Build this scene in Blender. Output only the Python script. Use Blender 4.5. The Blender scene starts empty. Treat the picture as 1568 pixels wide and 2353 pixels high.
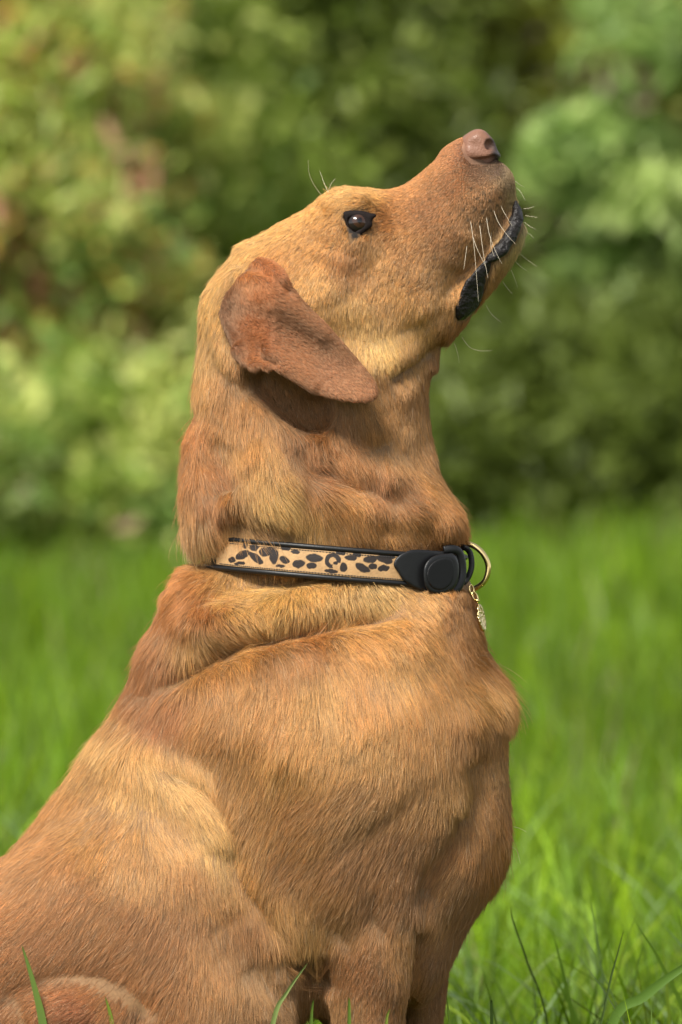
import bpy, math, random
import numpy as np
from mathutils import Vector, Matrix
from mathutils.bvhtree import BVHTree

rng = np.random.default_rng(7)
random.seed(7)
sc = bpy.context.scene
COL = sc.collection

# ------------------------------------------------------------------ camera, light, exposure
CAM_D, CAM_Z, HOR, PXM = 3.5, 0.70, 1050.0, 2940.0      # distance to the dog, height, horizon row, pixels per metre there
cam_data = bpy.data.cameras.new('camera')
cam = bpy.data.objects.new('camera', cam_data); COL.objects.link(cam)
cam.location = (0, -CAM_D, CAM_Z); cam.rotation_euler = (math.radians(90), 0, 0)
cam_data.sensor_fit = 'VERTICAL'; cam_data.sensor_height = 36.0
cam_data.lens = PXM * CAM_D / 2353.0 * 36.0
cam_data.shift_y = -(1176.5 - HOR) / 2353.0
cam_data.clip_start = 0.05; cam_data.clip_end = 400
cam_data.dof.use_dof = True
cam_data.dof.focus_distance = CAM_D - 0.075
cam_data.dof.aperture_fstop = cam_data.lens / 1000.0 / 0.025
sc.camera = cam

SUN_EL, SUN_AZ = math.radians(50), math.radians(208)     # azimuth from +Y, clockwise seen from above
world = bpy.data.worlds.new('World'); sc.world = world; world.use_nodes = True
wn = world.node_tree.nodes; wl = world.node_tree.links; wn.clear()
sky = wn.new('ShaderNodeTexSky'); sky.sky_type = 'NISHITA'; sky.sun_disc = False
sky.sun_elevation = SUN_EL; sky.sun_rotation = SUN_AZ
hs = wn.new('ShaderNodeHueSaturation'); hs.inputs['Saturation'].default_value = 0.25
bg = wn.new('ShaderNodeBackground'); bg.inputs['Strength'].default_value = 0.12
wo = wn.new('ShaderNodeOutputWorld')
wl.new(sky.outputs[0], hs.inputs['Color']); wl.new(hs.outputs[0], bg.inputs[0]); wl.new(bg.outputs[0], wo.inputs[0])
sun_d = bpy.data.lights.new('sun', 'SUN'); sun_d.energy = 3.7; sun_d.angle = math.radians(20); sun_d.color = (1, .95, .86)
sun = bpy.data.objects.new('sun', sun_d); COL.objects.link(sun)
sd = Vector((math.sin(SUN_AZ) * math.cos(SUN_EL), math.cos(SUN_AZ) * math.cos(SUN_EL), math.sin(SUN_EL)))
sun.rotation_euler = sd.to_track_quat('Z', 'Y').to_euler()
sun.location = (0, 0, 8)
sc.view_settings.view_transform = 'Standard'; sc.view_settings.look = 'None'
sc.view_settings.exposure = 0.76; sc.view_settings.gamma = 1; sc.view_settings.use_curve_mapping = False
sc.render.engine = 'CYCLES'
cy = sc.cycles
cy.use_denoising = True; cy.use_adaptive_sampling = False; cy.max_bounces = 6; cy.diffuse_bounces = 3; cy.glossy_bounces = 3
cy.transmission_bounces = 4; cy.transparent_max_bounces = 6; cy.caustics_reflective = False; cy.caustics_refractive = False
try:
    sc.cycles_curves.shape = 'RIBBONS'; sc.cycles_curves.subdivisions = 2
except Exception: pass

# ------------------------------------------------------------------ helpers
def P(px, py, y=0.0):
    k = (CAM_D + y) / CAM_D / PXM
    return np.array([(px - 784.0) * k, y, CAM_Z - (py - HOR) * k])
def topx(p):
    """world points (n,3) -> picture coordinates; the far half of the dog uses its mirror image"""
    y = -np.abs(p[:, 1]); k = (CAM_D + y) / CAM_D / PXM
    return np.stack([p[:, 0] / k + 784.0, HOR + (CAM_Z - p[:, 2]) / k], 1)
def srgb(r, g, b):
    f = lambda c: (c / 255 / 12.92) if c / 255 <= .04045 else ((c / 255 + .055) / 1.055) ** 2.4
    return (f(r), f(g), f(b))
def smooth(pts, n=6, closed=True):
    pts = np.asarray(pts, float); out = []; N = len(pts)
    rngi = range(N) if closed else range(N - 1)
    for i in rngi:
        if closed: a, b, c, d = pts[(i - 1) % N], pts[i], pts[(i + 1) % N], pts[(i + 2) % N]
        else: a, b, c, d = pts[max(i - 1, 0)], pts[i], pts[i + 1], pts[min(i + 2, N - 1)]
        for t in np.arange(n) / n:
            out.append(.5 * ((2 * b) + (c - a) * t + (2 * a - 5 * b + 4 * c - d) * t * t + (3 * b - a - 3 * c + d) * t ** 3))
    if not closed: out.append(pts[-1])
    return np.array(out)
def poly_world(poly, y=0.0, n=5):
    s = smooth(poly, n); w = np.array([P(a, b, y) for a, b in s]); return w[:, [0, 2]]
def poly_dist(X, Z, pw):
    """signed distance (positive inside) of points to the polygon"""
    x = X.ravel().astype(np.float32); z = Z.ravel().astype(np.float32)
    best = np.full(x.shape, 1e9, np.float32); ins = np.zeros(x.shape, bool)
    for i in range(len(pw)):
        a = pw[i]; b = pw[(i + 1) % len(pw)]; e = b - a; L = max(e @ e, 1e-12)
        t = np.clip(((x - a[0]) * e[0] + (z - a[1]) * e[1]) / L, 0, 1)
        best = np.minimum(best, (x - a[0] - t * e[0]) ** 2 + (z - a[1] - t * e[1]) ** 2)
        if (a[1] > z.min() - 1) and a[1] != b[1]:
            c = ((a[1] > z) != (b[1] > z)) & (x < (b[0] - a[0]) * (z - a[1]) / (b[1] - a[1]) + a[0]); ins ^= c
    d = np.sqrt(best); d[~ins] *= -1
    return d.reshape(X.shape)
def blur2(A, s):
    if s < .5: return A
    r = int(3 * s) + 1; k = np.exp(-.5 * (np.arange(-r, r + 1) / s) ** 2); k /= k.sum()
    B = np.pad(A, r, mode='edge')
    B = np.apply_along_axis(lambda v: np.convolve(v, k, 'valid'), 0, B)
    return np.apply_along_axis(lambda v: np.convolve(v, k, 'valid'), 1, B).astype(np.float32)
def sstep(a, b, x):
    t = np.clip((x - a) / (b - a), 0, 1); return t * t * (3 - 2 * t)
def smin(a, b, k):
    h = np.maximum(k - np.abs(a - b), 0) / k
    return np.minimum(a, b) - h * h * k * .25
def smax(a, b, k): return -smin(-a, -b, k)
def nets(F, org, h):
    """surface nets of F (negative inside) -> verts, quads"""
    S = F < 0; nx, ny, nz = F.shape
    c = np.zeros((nx - 1, ny - 1, nz - 1), np.uint8)
    for i in (0, 1):
        for j in (0, 1):
            for k in (0, 1): c += S[i:nx - 1 + i, j:ny - 1 + j, k:nz - 1 + k]
    act = (c > 0) & (c < 8); I, J, K = np.nonzero(act); n = len(I)
    idx = np.full(c.shape, -1, np.int64); idx[I, J, K] = np.arange(n)
    acc = np.zeros((n, 3)); cnt = np.zeros(n)
    cor = [(i, j, k) for i in (0, 1) for j in (0, 1) for k in (0, 1)]
    for a in cor:
        for ax in range(3):
            if a[ax]: continue
            b = list(a); b[ax] = 1
            fa = F[I + a[0], J + a[1], K + a[2]]; fb = F[I + b[0], J + b[1], K + b[2]]
            m = (fa < 0) != (fb < 0); t = fa[m] / (fa[m] - fb[m])
            p = np.tile(np.array(a, float), (m.sum(), 1)); p[:, ax] += t
            acc[m] += p; cnt[m] += 1
    V = (np.stack([I, J, K], 1) + acc / cnt[:, None]) * h + org
    Q = []
    for ax in range(3):
        sl0 = [slice(None)] * 3; sl1 = [slice(None)] * 3; sl0[ax] = slice(0, -1); sl1[ax] = slice(1, None)
        A = S[tuple(sl0)]; B = S[tuple(sl1)]; ii = np.stack(np.nonzero(A != B), 1)
        u, v = (ax + 1) % 3, (ax + 2) % 3
        ok = (ii[:, u] > 0) & (ii[:, v] > 0) & (ii[:, u] < F.shape[u] - 1) & (ii[:, v] < F.shape[v] - 1); ii = ii[ok]
        def cell(du, dv):
            q = ii.copy(); q[:, u] -= du; q[:, v] -= dv; return idx[q[:, 0], q[:, 1], q[:, 2]]
        q = np.stack([cell(0, 0), cell(1, 0), cell(1, 1), cell(0, 1)], 1)
        flip = ~A[ii[:, 0], ii[:, 1], ii[:, 2]]
        q[flip] = q[flip][:, ::-1]; Q.append(q)
    return V, np.concatenate(Q)
def laplace(V, Q, it=2, f=.5):
    E = np.concatenate([Q[:, [0, 1]], Q[:, [1, 2]], Q[:, [2, 3]], Q[:, [3, 0]]]); E = np.concatenate([E, E[:, ::-1]])
    cnt = np.bincount(E[:, 0], minlength=len(V)).astype(float); cnt[cnt == 0] = 1
    for _ in range(it):
        S = np.stack([np.bincount(E[:, 0], V[E[:, 1], k], len(V)) for k in range(3)], 1) / cnt[:, None]
        V = V + f * (S - V)
    return V
def vnormals(V, Q):
    fn = np.cross(V[Q[:, 2]] - V[Q[:, 0]], V[Q[:, 3]] - V[Q[:, 1]]); N = np.zeros_like(V)
    for k in range(4):
        for c in range(3): N[:, c] += np.bincount(Q[:, k], fn[:, c], len(V))
    return N / (np.linalg.norm(N, axis=1, keepdims=True) + 1e-12)
_lat = np.random.default_rng(3).random((32, 32, 32, 3)).astype(np.float32) * 2 - 1
def vnoise(p, scale, off=0.0):
    q = p / scale + off; i = np.floor(q).astype(int); f = (q - i).astype(np.float32); f = f * f * (3 - 2 * f); out = 0
    for a in (0, 1):
        for b in (0, 1):
            for c in (0, 1):
                w = (f[:, 0] if a else 1 - f[:, 0]) * (f[:, 1] if b else 1 - f[:, 1]) * (f[:, 2] if c else 1 - f[:, 2])
                out = out + w[:, None] * _lat[(i[:, 0] + a) % 32, (i[:, 1] + b) % 32, (i[:, 2] + c) % 32]
    return out
def mesh_np(name, V, F, mat=None, parent=None, smooth_=True, colors=None):
    """V (n,3), F (m,k) constant-size faces"""
    me = bpy.data.meshes.new(name); V = np.asarray(V, np.float32); F = np.asarray(F, np.int32); k = F.shape[1]
    me.vertices.add(len(V)); me.vertices.foreach_set('co', V.ravel())
    me.loops.add(F.size); me.loops.foreach_set('vertex_index', F.ravel())
    me.polygons.add(len(F)); me.polygons.foreach_set('loop_start', np.arange(0, F.size, k, dtype=np.int32))
    me.polygons.foreach_set('loop_total', np.full(len(F), k, np.int32))
    me.update(calc_edges=True)
    me.polygons.foreach_set('use_smooth', np.full(len(F), smooth_, bool))
    if colors is not None:
        at = me.color_attributes.new('col', 'FLOAT_COLOR', 'POINT')
        at.data.foreach_set('color', np.concatenate([colors, np.ones((len(V), 1))], 1).astype(np.float32).ravel())
    if mat: me.materials.append(mat)
    o = bpy.data.objects.new(name, me); COL.objects.link(o)
    if parent: put_under(o, parent)
    return o
def put_under(o, parent):
    o.parent = parent
    L = parent.matrix_world.translation if parent.parent is None else Vector((0, 0, 0))
    base = parent
    off = Vector((0, 0, 0))
    while base is not None:
        off += base.location; base = base.parent
    o.location = o.location - off
def thing(name, loc, label, cat, group=None):
    o = bpy.data.objects.new(name, None); COL.objects.link(o); o.location = loc; o.empty_display_size = .05
    o['label'] = label; o['category'] = cat
    if group: o['group'] = group
    return o
def tag(o, label=None, cat=None, group=None, kind=None):
    for k, v in (('label', label), ('category', cat), ('group', group), ('kind', kind)):
        if v: o[k] = v
    return o
def tube_mesh(path, rad, seg=10, flat=None, closed=False):
    """sweep of an (elliptic) section; rad a number or one per point; flat=(vector, factor) squashes the section along the vector"""
    path = np.asarray(path, float); n = len(path); rad = np.broadcast_to(rad, n)
    if closed: T = np.roll(path, -1, 0) - np.roll(path, 1, 0)
    else: T = np.gradient(path, axis=0)
    T /= np.linalg.norm(T, axis=1, keepdims=True) + 1e-12
    up = np.array([0, 1., 0]) if abs(T[0] @ np.array([0, 1., 0])) < .9 else np.array([0, 0, 1.])
    V = []
    for i in range(n):
        a = up - T[i] * (up @ T[i]); a /= np.linalg.norm(a) + 1e-12; b = np.cross(T[i], a)
        up = a if not closed else up
        for s in range(seg):
            th = 2 * math.pi * s / seg; o = (a * math.cos(th) * (flat or 1) + b * math.sin(th)) * rad[i]
            V.append(path[i] + o)
    F = []
    m = n if closed else n - 1
    for i in range(m):
        j = (i + 1) % n
        for s in range(seg):
            t = (s + 1) % seg; F.append((i * seg + s, i * seg + t, j * seg + t, j * seg + s))
    if not closed:
        V.append(path[0]); V.append(path[-1]); c0, c1 = len(V) - 2, len(V) - 1
        for s in range(seg):
            t = (s + 1) % seg; F.append((c0, t, s, s)); F.append((c1, (n - 1) * seg + s, (n - 1) * seg + t, (n - 1) * seg + t))
    return np.array(V), F
def add_tube(name, path, rad, mat, parent=None, seg=10, flat=None, closed=False):
    V, F = tube_mesh(path, rad, seg, flat, closed)
    me = bpy.data.meshes.new(name); me.from_pydata(V.tolist(), [], [tuple(dict.fromkeys(f)) for f in F]); me.materials.append(mat)
    me.polygons.foreach_set('use_smooth', [True] * len(me.polygons))
    o = bpy.data.objects.new(name, me); COL.objects.link(o)
    if parent: put_under(o, parent)
    return o
# materials
def mat_new(name):
    m = bpy.data.materials.new(name); m.use_nodes = True; n = m.node_tree.nodes; n.clear()
    return m, n, m.node_tree.links
def principled(name, color=(.5, .5, .5), rough=.5, metal=0, coat=0, attr=None, noise=None, bump=None, spec=.5, sss=0):
    m, n, l = mat_new(name); b = n.new('ShaderNodeBsdfPrincipled'); o = n.new('ShaderNodeOutputMaterial')
    l.new(b.outputs[0], o.inputs[0]); b.inputs['Roughness'].default_value = rough; b.inputs['Metallic'].default_value = metal
    b.inputs['Coat Weight'].default_value = coat; b.inputs['Coat Roughness'].default_value = .03; b.inputs['Specular IOR Level'].default_value = spec
    b.inputs['Base Color'].default_value = (*color, 1); src = None
    if attr:
        a = n.new('ShaderNodeAttribute'); a.attribute_name = attr; src = a.outputs['Color']; l.new(src, b.inputs['Base Color'])
    if noise:
        sc_, amt = noise
        g = n.new('ShaderNodeNewGeometry'); t = n.new('ShaderNodeTexNoise'); t.inputs['Scale'].default_value = sc_; t.inputs['Detail'].default_value = 5
        l.new(g.outputs['Position'], t.inputs['Vector'])
        mr = n.new('ShaderNodeMapRange'); mr.inputs['To Min'].default_value = 1 - amt; mr.inputs['To Max'].default_value = 1 + amt
        l.new(t.outputs['Fac'], mr.inputs['Value'])
        mx = n.new('ShaderNodeVectorMath'); mx.operation = 'SCALE'
        if src: l.new(src, mx.inputs[0])
        else: mx.inputs[0].default_value = color
        l.new(mr.outputs[0], mx.inputs['Scale']); l.new(mx.outputs[0], b.inputs['Base Color'])
    if bump:
        kind, sc_, dist, st = bump
        g = n.new('ShaderNodeNewGeometry')
        if kind == 'voronoi':
            t = n.new('ShaderNodeTexVoronoi'); t.feature = 'SMOOTH_F1'; out = t.outputs['Distance']
        else:
            t = n.new('ShaderNodeTexNoise'); t.inputs['Detail'].default_value = 4; out = t.outputs['Fac']
        t.inputs['Scale'].default_value = sc_; l.new(g.outputs['Position'], t.inputs['Vector'])
        bp = n.new('ShaderNodeBump'); bp.inputs['Distance'].default_value = dist; bp.inputs['Strength'].default_value = st
        l.new(out, bp.inputs['Height']); l.new(bp.outputs[0], b.inputs['Normal'])
    return m

# ================================================================== GROUND
def ground_z(x, y):
    return .0065 * np.maximum(y - 5, 0) + .0050 * np.maximum(y - 5, 0) * np.clip(x, -2.5, 2.5) + .02 * np.sin(x * 1.3 + .4) * np.sin(y * .9) * sstep(1.5, 5, np.abs(y) + np.abs(x))
gx = np.concatenate([np.linspace(-120, -12, 16), np.linspace(-10, 10, 81), np.linspace(12, 120, 16)])
gy = np.concatenate([np.linspace(-60, -8, 10), np.linspace(-6, 34, 120), np.linspace(38, 220, 20)])
GX, GY = np.meshgrid(gx, gy, indexing='ij'); GV = np.stack([GX, GY, ground_z(GX, np.minimum(GY, 34))], -1).reshape(-1, 3)
a_, b_ = len(gx), len(gy); I_ = (np.arange(a_ - 1)[:, None] * b_ + np.arange(b_ - 1)).ravel()
GF = np.stack([I_, I_ + b_, I_ + b_ + 1, I_ + 1], 1)
m_ground = principled('soil_and_moss', (.045, .06, .018), .95, noise=(3.0, .4), bump=('noise', 30, .02, .6))
tag(mesh_np('ground', GV, GF, m_ground), kind='structure')

# ================================================================== DOG BODY
H = .003
OFF = .0045       # the fur stands proud of the skin by about this much
ox, oy, oz = -.46, -.165, -.012
nx, ny, nz = 212, 111, 335
gxs = ox + H * np.arange(nx); gys = oy + H * np.arange(ny); gzs = oz + H * np.arange(nz)
X2, Z2 = np.meshgrid(gxs, gzs, indexing='ij'); X2 = X2.astype(np.float32); Z2 = Z2.astype(np.float32)
Y1 = gys.astype(np.float32)
def layer(poly, y0, T, R, ypx=None, blur=.006, off=OFF):
    """inflated outline: rounded slab of half thickness T round the plane y0"""
    d = poly_dist(X2, Z2, poly_world(poly, y0 if ypx is None else ypx)) - off
    db = blur2(d, blur / H); w = sstep(.0, .02, d); d = d * (1 - w) + db * w
    a = np.maximum(R - d, 0) / R
    dy = (Y1[None, :, None] - y0) / T
    return ((np.sqrt((a * a)[:, None, :] + dy * dy) - 1) * min(R, T)).astype(np.float32)
torso = [(440,1300),(402,1345),(360,1430),(310,1520),(255,1625),(198,1700),(140,1790),(70,1880),(0,1970),(-100,2090),(-200,2240),(-270,2400),(-310,2600),(-320,2800),(-290,2980),
         (-100,3060),(100,3040),(260,2930),(430,2680),(600,2500),(720,2400),(850,2400),(960,2345),(1030,2250),(1078,2150),(1122,2080),(1160,2010),(1178,1940),(1182,1860),(1178,1760),(1179,1690),(1183,1630),(1168,1575),(1135,1525),(1106,1490),(1090,1430),(1085,1380),(1060,1320),(900,1290),(600,1285)]
F = layer(torso, 0, .118, .135)
upper = [(440,1310),(405,1345),(365,1430),(330,1500),(400,1640),(700,1700),(1000,1680),(1090,1560),(1108,1460),(1080,1370),(1055,1320),(900,1300),(600,1295)]
F = smin(F, layer(upper, 0, .095, .085), .02)
should = [(430,1590),(500,1520),(600,1470),(800,1455),(980,1480),(1055,1560),(1085,1680),(1090,1800),(1062,1915),(1020,2000),(985,2080),(972,2180),(955,2300),(860,2330),(780,2270),(715,2205),(640,2140),(590,2065),(530,1985),(500,1900),(455,1810),(420,1740),(395,1660)]
for s in (-1, 1): F = smin(F, layer(should, s * .052, .088, .12, ypx=-.10), .02)
haunch = [(-120,2060),(0,1985),(150,1900),(330,1890),(470,1930),(560,2040),(640,2160),(700,2250),(712,2340),(700,2450),(640,2600),(560,2750),(450,2900),(300,3000),(0,3060),(-200,3060),(-290,2800),(-250,2500),(-190,2250)]
for s in (-1, 1): F = smin(F, layer(haunch, s * .072, .072, .09, ypx=-.10), .018)
foreleg = [(820,1900),(950,1900),(987,2050),(972,2180),(966,2260),(948,2353),(935,2500),(905,2700),(885,2900),(905,3000),(985,3050),(1000,3100),(800,3104),(770,3000),(775,2850),(770,2650),(745,2450),(722,2330),(712,2250),(730,2160),(770,2040)]
F = smin(F, layer(foreleg, -.070, .038, .036, blur=.003), .02)
farleg = [(860,2080),(1070,2060),(1047,2180),(1040,2260),(1030,2353),(1010,2500),(990,2700),(975,2900),(990,3000),(1060,3050),(1075,3090),(880,3094),(850,3000),(860,2850),(860,2650),(850,2450),(840,2330),(835,2250),(840,2150)]
F = smin(F, layer(farleg, .078, .036, .036, blur=.003), .02)
hindpaw = [(150,3010),(350,2960),(520,2990),(640,3030),(690,3070),(690,3104),(100,3104)]
for s in (-1, 1): F = smin(F, layer(hindpaw, s * .105, .032, .03), .02)
neck = [(455,860),(440,940),(418,1010),(408,1080),(412,1150),(424,1220),(434,1262),(470,1290),(470,1400),(1040,1400),(1048,1300),(1062,1245),(1076,1200),(1060,1152),(1030,1100),(1012,1045),(1000,985),(996,925),(1002,865),(1020,820),(900,700),(600,700)]
F = smin(F, layer(neck, 0, .079, .095), .012)
jowl = [(455,1080),(600,1000),(760,1000),(960,1080),(1050,1180),(1055,1235),(900,1245),(600,1235),(440,1225)]
F = smin(F, layer(jowl, 0, .084, .05), .015)
skull = [(870,458),(820,449),(790,441),(740,455),(690,479),(640,505),(590,534),(552,550),(530,580),(498,618),(468,662),(455,705),(452,760),(455,860),(520,940),(640,960),(780,950),(900,890),(985,810),(1000,700),(960,600),(920,520)]
F = smin(F, layer(skull, 0, .0745, .12, blur=.004, off=.003), .015)
brow = [(760,462),(800,440),(850,452),(880,500),(860,600),(800,650),(740,600),(730,520)]
F = smin(F, layer(brow, -0, .058, .02, blur=.002, off=.003), .02)
muzzle = [(1112,374),(1090,366),(1078,350),(1070,326),(1060,318),(1046,331),(1015,354),(985,375),(930,418),(880,448),(840,470),(800,560),(860,740),(960,790),(1035,765),(1048,690),(1086,628),(1126,588),(1160,523),(1184,458),(1189,425),(1176,388),(1152,368),(1132,370)]
F = smin(F, layer(muzzle, 0, .046, .042, blur=.002, off=.002), .02)
nbase = [(1010,345),(1066,312),(1096,305),(1118,318),(1134,345),(1142,364),(1125,382),(1080,400),(1020,405)]
F = smin(F, layer(nbase, 0, .0163, .013, blur=.001, off=.0018), .008)
jaw = [(1185,450),(1206,485),(1214,522),(1206,562),(1186,602),(1152,652),(1115,698),(1082,742),(1052,778),(1020,822),(950,860),(860,820),(900,700),(1040,620),(1130,520)]
F = smin(F, layer(jaw, 0, .034, .032, blur=.002, off=.003), .006)
# hollow behind the ear
def cap3(a, b, r):
    a = np.asarray(a, np.float32); b = np.asarray(b, np.float32); e = b - a
    X = X2[:, None, :]; Z = Z2[:, None, :]; Y = -np.abs(Y1)[None, :, None]
    t = np.clip(((X - a[0]) * e[0] + (Y - a[1]) * e[1] + (Z - a[2]) * e[2]) / (e @ e), 0, 1)
    return np.sqrt((X - a[0] - t * e[0]) ** 2 + (Y - a[1] - t * e[1]) ** 2 + (Z - a[2] - t * e[2]) ** 2) - r
F = smax(F, -cap3(P(585, 862, -.084), P(730, 925, -.080), .017), .012).astype(np.float32)
# eye sockets
k_eye = P(818, 516, -.06)
# mesh
V, Q = nets(F, np.array([ox, oy, oz]), H)
V = laplace(V, Q, 4, .5)
del F
def seg_dist(px, pts):
    """distance of picture points to a polyline and the parameter along it"""
    best = np.full(len(px), 1e9); tt = np.zeros(len(px)); s = smooth(pts, 4, False)
    L = np.concatenate([[0], np.cumsum(np.linalg.norm(np.diff(s, axis=0), axis=1))])
    for i in range(len(s) - 1):
        a, b = s[i], s[i + 1]; e = b - a; t = np.clip(((px - a) @ e) / max(e @ e, 1e-9), 0, 1)
        d = np.linalg.norm(px - a - t[:, None] * e, axis=1); m = d < best; best[m] = d[m]; tt[m] = (L[i] + t[m] * (L[i + 1] - L[i])) / L[-1]
    return best, tt
STROKES = [  # picture points, width (px), height (mm)
 ([(235,1690),(290,1735),(380,1790),(460,1850),(508,1910),(512,1975)], 44, 5),
 ([(320,1735),(420,1790),(500,1855),(540,1930),(545,1990),(585,2065),(640,2140),(695,2195)], 19, -6),
 ([(250,1900),(380,1960),(470,2030),(540,2110)], 60, 4),
 ([(330,1590),(390,1560),(450,1520),(560,1475),(680,1445),(760,1424),(860,1410),(960,1404)], 20, -15),
 ([(400,1370),(450,1425),(560,1425),(700,1390),(850,1362),(980,1368)], 36, 12),
 ([(560,1530),(760,1500),(900,1480),(1010,1520)], 50, 3),
 ([(700,960),(700,1050),(780,1105),(880,1125),(960,1185)], 24, -8),
 ([(560,1000),(620,1080),(640,1160),(690,1215)], 42, 7),
 ([(520,980),(500,1060),(540,1130)], 26, -6),
 ([(860,1060),(940,1110),(1010,1185),(1050,1220)], 34, 6),
 ([(450,1165),(520,1190),(560,1225)], 22, -5),
 ([(806,565),(812,605),(804,650)], 16, -1.5),
 ([(740,480),(770,466),(815,462),(860,478)], 18, 3.5),
 ([(760,560),(740,640),(760,700)], 50, 2.5),
 ([(880,520),(960,480),(1040,430)], 40, -3),
 ([(860,600),(940,660),(980,740)], 70, 4),
 ([(1052,778),(970,830),(890,880)], 20, -6),
 ([(1080,520),(1065,560),(1040,620)], 30, 2),
 ([(1096,1680),(1100,1720),(1100,1760),(1092,1840),(1062,1925),(1005,2020),(968,2120)], 26, -11),
  ([(1060,1870),(1090,1780),(1085,1700)], 22, 5),
 ([(655,2195),(700,2215),(715,2270),(724,2353),(735,2480)], 24, -19),
 ([(690,2200),(725,2230),(750,2290)], 24, -8),
 ([(770,2170),(830,2130),(900,2100)], 40, -4),
 ([(430,1900),(560,2250),(520,2353)], 60, 2),
 ([(560,2190),(620,2260),(690,2290)], 34, -3),
 ([(600,1700),(760,1760),(880,1900)], 110, 5),
 ([(540,840),(620,885),(700,930),(780,940)], 44, -22),([(450,1140),(520,1120),(560,1180)], 22, -5),([(760,960),(820,1010),(900,1040)], 26, -4),
 ([(-30,2330),(120,2250),(260,2260),(380,2353)], 26, -4),
 ([(565,600),(515,680),(503,750),(526,830),(560,862)], 13, 6),
 ([(990,2090),(975,2180),(965,2270),(948,2360),(935,2480)], 12, -15),
 ([(60,2353),(200,2320),(320,2370)], 60, 12),
]
def displace(V, Q):
    N = vnormals(V, Q); px = topx(V); disp = np.zeros(len(V))
    for pts, w, hgt in STROKES:
        a = np.array(pts); m = (px[:, 0] > a[:, 0].min() - 4 * w) & (px[:, 0] < a[:, 0].max() + 4 * w) & (px[:, 1] > a[:, 1].min() - 4 * w) & (px[:, 1] < a[:, 1].max() + 4 * w)
        d, t = seg_dist(px[m], pts); fade = sstep(0, .18, t) * (1 - sstep(.82, 1, t)); fade = np.maximum(fade, .15)
        disp[m] += hgt * .001 * np.exp(-.5 * (d / w) ** 2 * 1.6) * fade
    disp += .0007 * vnoise(V, .03)[:, 0] * sstep(900, 1100, px[:, 1]) + .0024 * vnoise(V * [1, 1, .6], .016, 8.8)[:, 0] * sstep(960, 1030, px[:, 1]) * (1 - sstep(1210, 1240, px[:, 1])) + .0014 * vnoise(V, .017, 3.8)[:, 1] * sstep(1340, 1360, px[:, 1]) * (1 - sstep(1480, 1560, px[:, 1])) * (1 - sstep(900, 1000, px[:, 0]))
    return V + N * disp[:, None]
V = displace(V, Q); V = laplace(V, Q, 2, .4)
# eye hollows
EYE_R = .0098
bvh0 = BVHTree.FromPolygons(V.tolist(), Q.tolist())
CAM = Vector(cam.location)
def hit(px, py, tree=None):
    d = (Vector(P(px, py, 0)) - CAM).normalized(); r = (tree or BVH).ray_cast(CAM, d)
    return (np.array(r[0]), np.array(r[1])) if r[0] is not None else (None, None)
ys = hit(822, 516, bvh0)[0][1]
eye_c = P(819, 514, ys + .0078)
for s in (1, -1):
    c = eye_c * np.array([1, s, 1]); d = V - c; r = np.linalg.norm(d, axis=1); m = (r < .0118) 
    # push the skin back behind the eyeball
    V[m, 1] += s * (.0128 - np.abs(r[m]) * .6)
N = vnormals(V, Q)
BVH = BVHTree.FromPolygons(V.tolist(), Q.tolist())

def inpoly(px, poly):
    p = np.asarray(poly, float); ins = np.zeros(len(px), bool)
    for i in range(len(p)):
        a = p[i]; b = p[(i + 1) % len(p)]
        if a[1] == b[1]: continue
        ins ^= ((a[1] > px[:, 1]) != (b[1] > px[:, 1])) & (px[:, 0] < (b[0] - a[0]) * (px[:, 1] - a[1]) / (b[1] - a[1]) + a[0])
    return ins
EYE_POLY = [(791,486),(829,483),(849,488),(866,493),(856,506),(856,519),(842,530),(827,542),(807,554),(801,532),(793,508)]
NOSE_POLY = [(1062,342),(1070,312),(1098,296),(1128,312),(1146,338),(1156,358),(1140,370),(1115,378),(1085,377),(1070,364)]
LIP_A = [(1184,457),(1164,520),(1142,558),(1116,588),(1126,604),(1165,585),(1188,552),(1201,523),(1208,492),(1198,468)]
LIP_B = [(1128,594),(1112,598),(1083,628),(1064,656),(1048,694),(1044,720),(1053,735),(1072,734),(1088,720),(1112,685),(1121,644),(1131,610)]

px = topx(V)
skin = np.tile(np.array([.20, .11, .048]), (len(V), 1)) * (1 + .15 * vnoise(V, .02)[:, :1])
w = np.exp(-.5 * ((px[:, 0] - 1080) / 26) ** 2 - .5 * ((px[:, 1] - 345) / 30) ** 2)[:, None]
skin = skin * (1 - w) + np.array([.24, .12, .075]) * w
w = np.exp(-.5 * ((px[:, 0] - 1140) / 45) ** 2 - .5 * ((px[:, 1] - 385) / 28) ** 2)[:, None]
skin = skin * (1 - w) + np.array([.10, .062, .042]) * w
m = inpoly(px, EYE_POLY); skin[m] = (.02, .015, .012)
m_skin = principled('dog_skin', attr='col', noise=(500, .5), rough=.7, spec=.3)
dog = thing('dog', (0, 0, 0), 'golden red short haired dog sitting in grass looking up to the right', 'dog')
body = mesh_np('body', V, Q, m_skin, dog, colors=np.clip(skin, 0, 1))

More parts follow.
